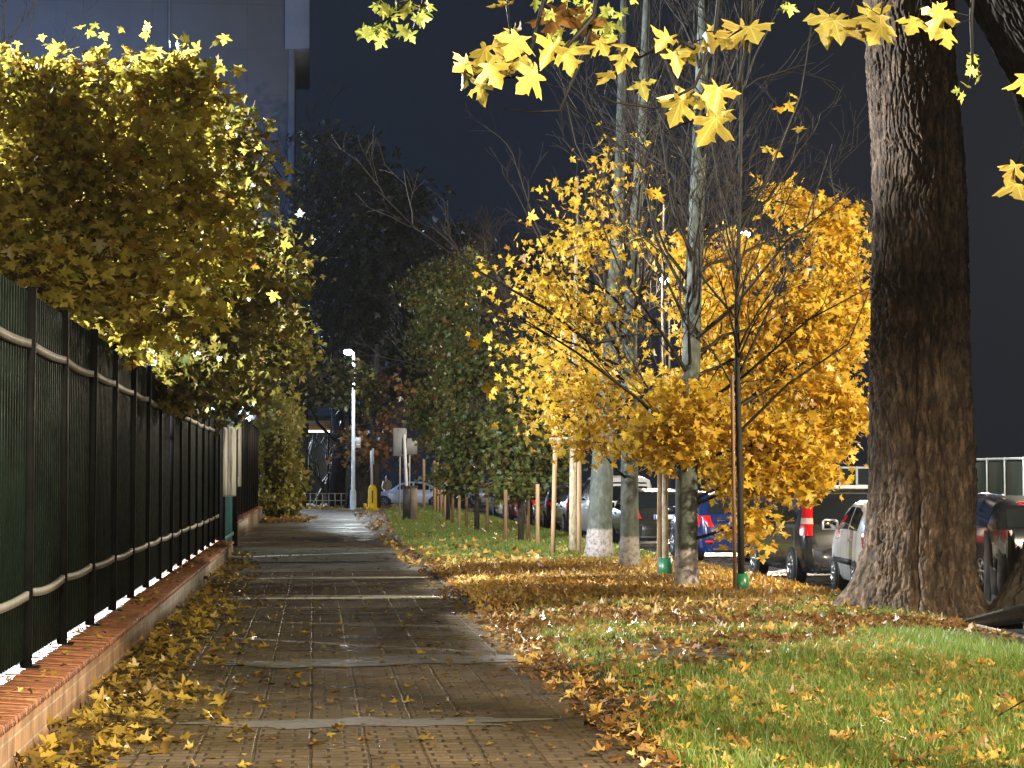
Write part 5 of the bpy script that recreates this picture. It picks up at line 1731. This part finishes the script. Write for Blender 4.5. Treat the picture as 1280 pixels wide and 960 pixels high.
M['skin'] = mat('skin', (.45, .28, .2), .6); M['coat'] = noisy('pale_coat', (.42, .38, .30), (.52, .48, .40), 8, (.7, .9), .1); M['trouser'] = mat('dark_trousers', (.02, .025, .04), .8); M['hair'] = mat('dark_hair', (.03, .02, .015), .6)
me.materials.append(M['trouser'])
bo = link(bpy.data.objects.new('body', me), r)
sm_ = bo.modifiers.new('skin', 'SKIN'); ss = bo.modifiers.new('sub', 'SUBSURF'); ss.levels = ss.render_levels = 2
for i, v in enumerate(me.skin_vertices[0].data):
    v.radius = (rad[i], rad[i]); v.use_root = (i == 0)
b = MB(); q = []
for z_, rx, ry in ((.62, .25, .20), (.8, .235, .19), (1.05, .20, .16), (1.25, .22, .165), (1.40, .235, .15), (1.48, .12, .11), (1.53, .085, .085)):
    q.append([(rx * math.cos(a), ry * math.sin(a), z_) for a in np.linspace(0, 2 * math.pi, 17)])
b.grid(q)
for s in (-1, 1):
    b.tube([(s * .19, 0, 1.42), (s * .27, .03, 1.12), (s * .21, .16, .95)], [.085, .075, .06], 10)
b.build('coat', M['coat'], r, smooth=True)
b = MB(); b.lathe((0, 0.01, 1.53), [(.05, 0), (.085, .05), (.10, .12), (.095, .18), (.06, .23), (.01, .245)], 14); ho = b.build('head', M['skin'], r, smooth=True)
b = MB(); b.lathe((0, -.012, 1.60), [(.092, 0), (.108, .06), (.10, .13), (.06, .17), (.01, .18)], 14); b.build('hair', M['hair'], r, smooth=True)
b = MB(); b.bbox(-.015, .015, .095, .13, 1.61, 1.66, .005); b.build('nose', M['skin'], ho)

# ------------------------------------------------------------- buildings
bx1 = P(367, 300, 135)[0]
r = empty('apartment_block', (bx1 - 15, 140, -.2)); tag(r, 'tall plain apartment block lit pale blue behind the yellow maple', 'building')
H_ = 40
b = MB(); b.box(-24, 15, -5, 9, 0, H_); b.build('wall', M['facade'], r)
zc = P(380, 62, 135)[2] + .2
b = MB(); b.bbox(14.62, 15.0, -5.16, -5.003, 4, zc - .05, .02); b.build('corner_pilaster', M['facade_trim'], r)
b = MB(); b.bbox(14.4, 15.95, -5.5, 9.0, zc, H_ + .01, .02); b.build('corner_bay', M['facade_trim'], r)
b = MB(); b.tube([(P(212, 0, 135)[0] - bx1 + 15, -5.1, 20), (P(212, 0, 135)[0] - bx1 + 15, -5.1, H_)], .10, 8); b.build('drainpipe', M['facade_trim'], r)
for i in range(4):
    for j in range(9):
        xx = -20 + i * 6.5
        fo = MB(); fo.bbox(xx - .85, xx + .85, -5.06, -5.002, 3 + j * 2.9, 4.6 + j * 2.9, .02); f_ = fo.build('window', M['facade_trim'], r)
        gl = MB(); gl.box(xx - .75, xx + .75, -5.075, -5.062, 3.1 + j * 2.9, 4.5 + j * 2.9); gl.build('pane', M['glass'], f_)
light('yard_flood_light', (-16, 112, 15), 12000, (.2, .44, 1.0), .4)

r = empty('mist_backdrop', (-1.5, 141, -.1)); tag(r, 'added pale backdrop wall imitating lit mist behind the bent bare trees', 'wall')
M['mist_backdrop_tone'] = noisy('painted_mist_blue', (.22, .26, .29), (.34, .38, .42), .8, (.7, .9), .1)  # pale blue of the added backdrop stands in for glowing mist
b = MB(); b.box(-9, 4.2, 0, .3, 0, 5.6); b.build('wall_body', M['mist_backdrop_tone'], r)
b = MB(); b.bbox(-9.1, 4.3, -.08, .38, 5.603, 5.75, .02); b.build('coping', M['kerb'], r)
# fence across the street at the right
M['net'] = mat('dark_green_panel', (.03, .04, .035), .95, spec=.05)
fx = 14.0
r = empty('street_fence', (18.3, 30, 0)); tag(r, 'pale framed fence with dark panels across the street right of the massive trunk', 'fence')
for i in range(20):
    yy = 34 + i * 1.5
    b = MB(); b.bbox(18.27, 18.33, yy - .03, yy + .03, -.05, 2.12, .006); attach(b.build('post', M['pole'], None), r)
    b = MB(); b.box(18.29, 18.31, yy + .04, yy + 1.46, .1, 2.0); attach(b.build('panel', M['net'], None), r)
    b = MB(); b.bbox(18.275, 18.325, yy + .033, yy + 1.467, 2.05, 2.11, .006); attach(b.build('top_rail', M['pole'], None), r)
a0 = P(1050, 583, 62); a1 = P(1300, 583, 62)
r = empty('street_fence', (a0[0], 62, 0)); tag(r, 'pale framed fence crossing behind the parked cars', 'fence')
n_ = 12; L_ = (a1[0] - a0[0]) / n_
for i in range(n_):
    xx = a0[0] + i * L_
    b = MB(); b.bbox(xx - .03, xx + .03, 61.97, 62.03, -.1, a0[2], .006); attach(b.build('post', M['pole'], None), r)
    b = MB(); b.box(xx + .04, xx + L_ - .04, 61.99, 62.01, .1, a0[2] - .1); attach(b.build('panel', M['net'], None), r)
    b = MB(); b.bbox(xx + .033, xx + L_ - .033, 61.975, 62.025, a0[2] - .07, a0[2] - .005, .006); attach(b.build('top_rail', M['pole'], None), r)

# ================================================================== AIR, SKY, LIGHT
hz = bpy.data.materials.new('night_mist'); hz.use_nodes = True
nt = hz.node_tree
for nd in list(nt.nodes):
    if nd.type != 'OUTPUT_MATERIAL': nt.nodes.remove(nd)
pv = nt.nodes.new('ShaderNodeVolumePrincipled')
pv.inputs['Color'].default_value = (.85, .88, .95, 1)
pv.inputs['Density'].default_value = .00008
pv.inputs['Anisotropy'].default_value = .25
nt.links.new(pv.outputs[0], [n for n in nt.nodes if n.type == 'OUTPUT_MATERIAL'][0].inputs['Volume'])
b = MB(); b.box(-165, 175, -45, 265, -1.4, 46)
o = b.build('haze', hz); tag(o, kind='stuff')

w = bpy.data.worlds.new('World'); scene.world = w; w.use_nodes = True
nt = w.node_tree
bg = nt.nodes['Background']
sky = nt.nodes.new('ShaderNodeTexSky'); sky.sky_type = 'NISHITA'; sky.sun_disc = False
sky.sun_elevation = R(-4); sky.sun_rotation = R(200)
nt.links.new(sky.outputs[0], bg.inputs['Color']); bg.inputs['Strength'].default_value = .05
# city glow in the cloud deck: bluish to the left, neutral grey to the right
tc = nt.nodes.new('ShaderNodeTexCoord'); sp = nt.nodes.new('ShaderNodeSeparateXYZ'); nt.links.new(tc.outputs['Generated'], sp.inputs[0])
rp = nt.nodes.new('ShaderNodeValToRGB'); mr = nt.nodes.new('ShaderNodeMapRange')
mr.inputs[1].default_value = -.3; mr.inputs[2].default_value = .45
nt.links.new(sp.outputs[0], mr.inputs[0]); nt.links.new(mr.outputs[0], rp.inputs[0])
e = rp.color_ramp.elements
e[0].position = 0; e[0].color = (.020, .032, .060, 1)
e[1].position = 1; e[1].color = (.030, .030, .034, 1)
x_ = e.new(.5); x_.color = (.014, .023, .044, 1)
bg2 = nt.nodes.new('ShaderNodeBackground'); nt.links.new(rp.outputs[0], bg2.inputs['Color']); bg2.inputs['Strength'].default_value = .55
ad = nt.nodes.new('ShaderNodeAddShader')
nt.links.new(bg.outputs[0], ad.inputs[0]); nt.links.new(bg2.outputs[0], ad.inputs[1])
nt.links.new(ad.outputs[0], nt.nodes['World Output'].inputs['Surface'])

sd = bpy.data.lights.new('night_glow_sun', 'SUN'); sd.energy = .02; sd.angle = R(20); sd.color = (.8, .88, 1)
so = bpy.data.objects.new('night_glow_sun', sd); so.rotation_euler = (R(35), R(10), 0); C.objects.link(so)

scene.view_settings.view_transform = 'Standard'
scene.view_settings.look = 'None'
scene.view_settings.exposure = 0.0
scene.view_settings.gamma = 1.0
scene.view_settings.use_curve_mapping = False
cy = scene.cycles
cy.use_denoising = True
try: cy.denoiser = 'OPENIMAGEDENOISE'
except Exception: pass
cy.max_bounces = 6; cy.diffuse_bounces = 3; cy.glossy_bounces = 3; cy.transmission_bounces = 4; cy.volume_bounces = 0
cy.sample_clamp_indirect = 4.0
cy.sample_clamp_direct = 0.0
cy.caustics_reflective = False; cy.caustics_refractive = False
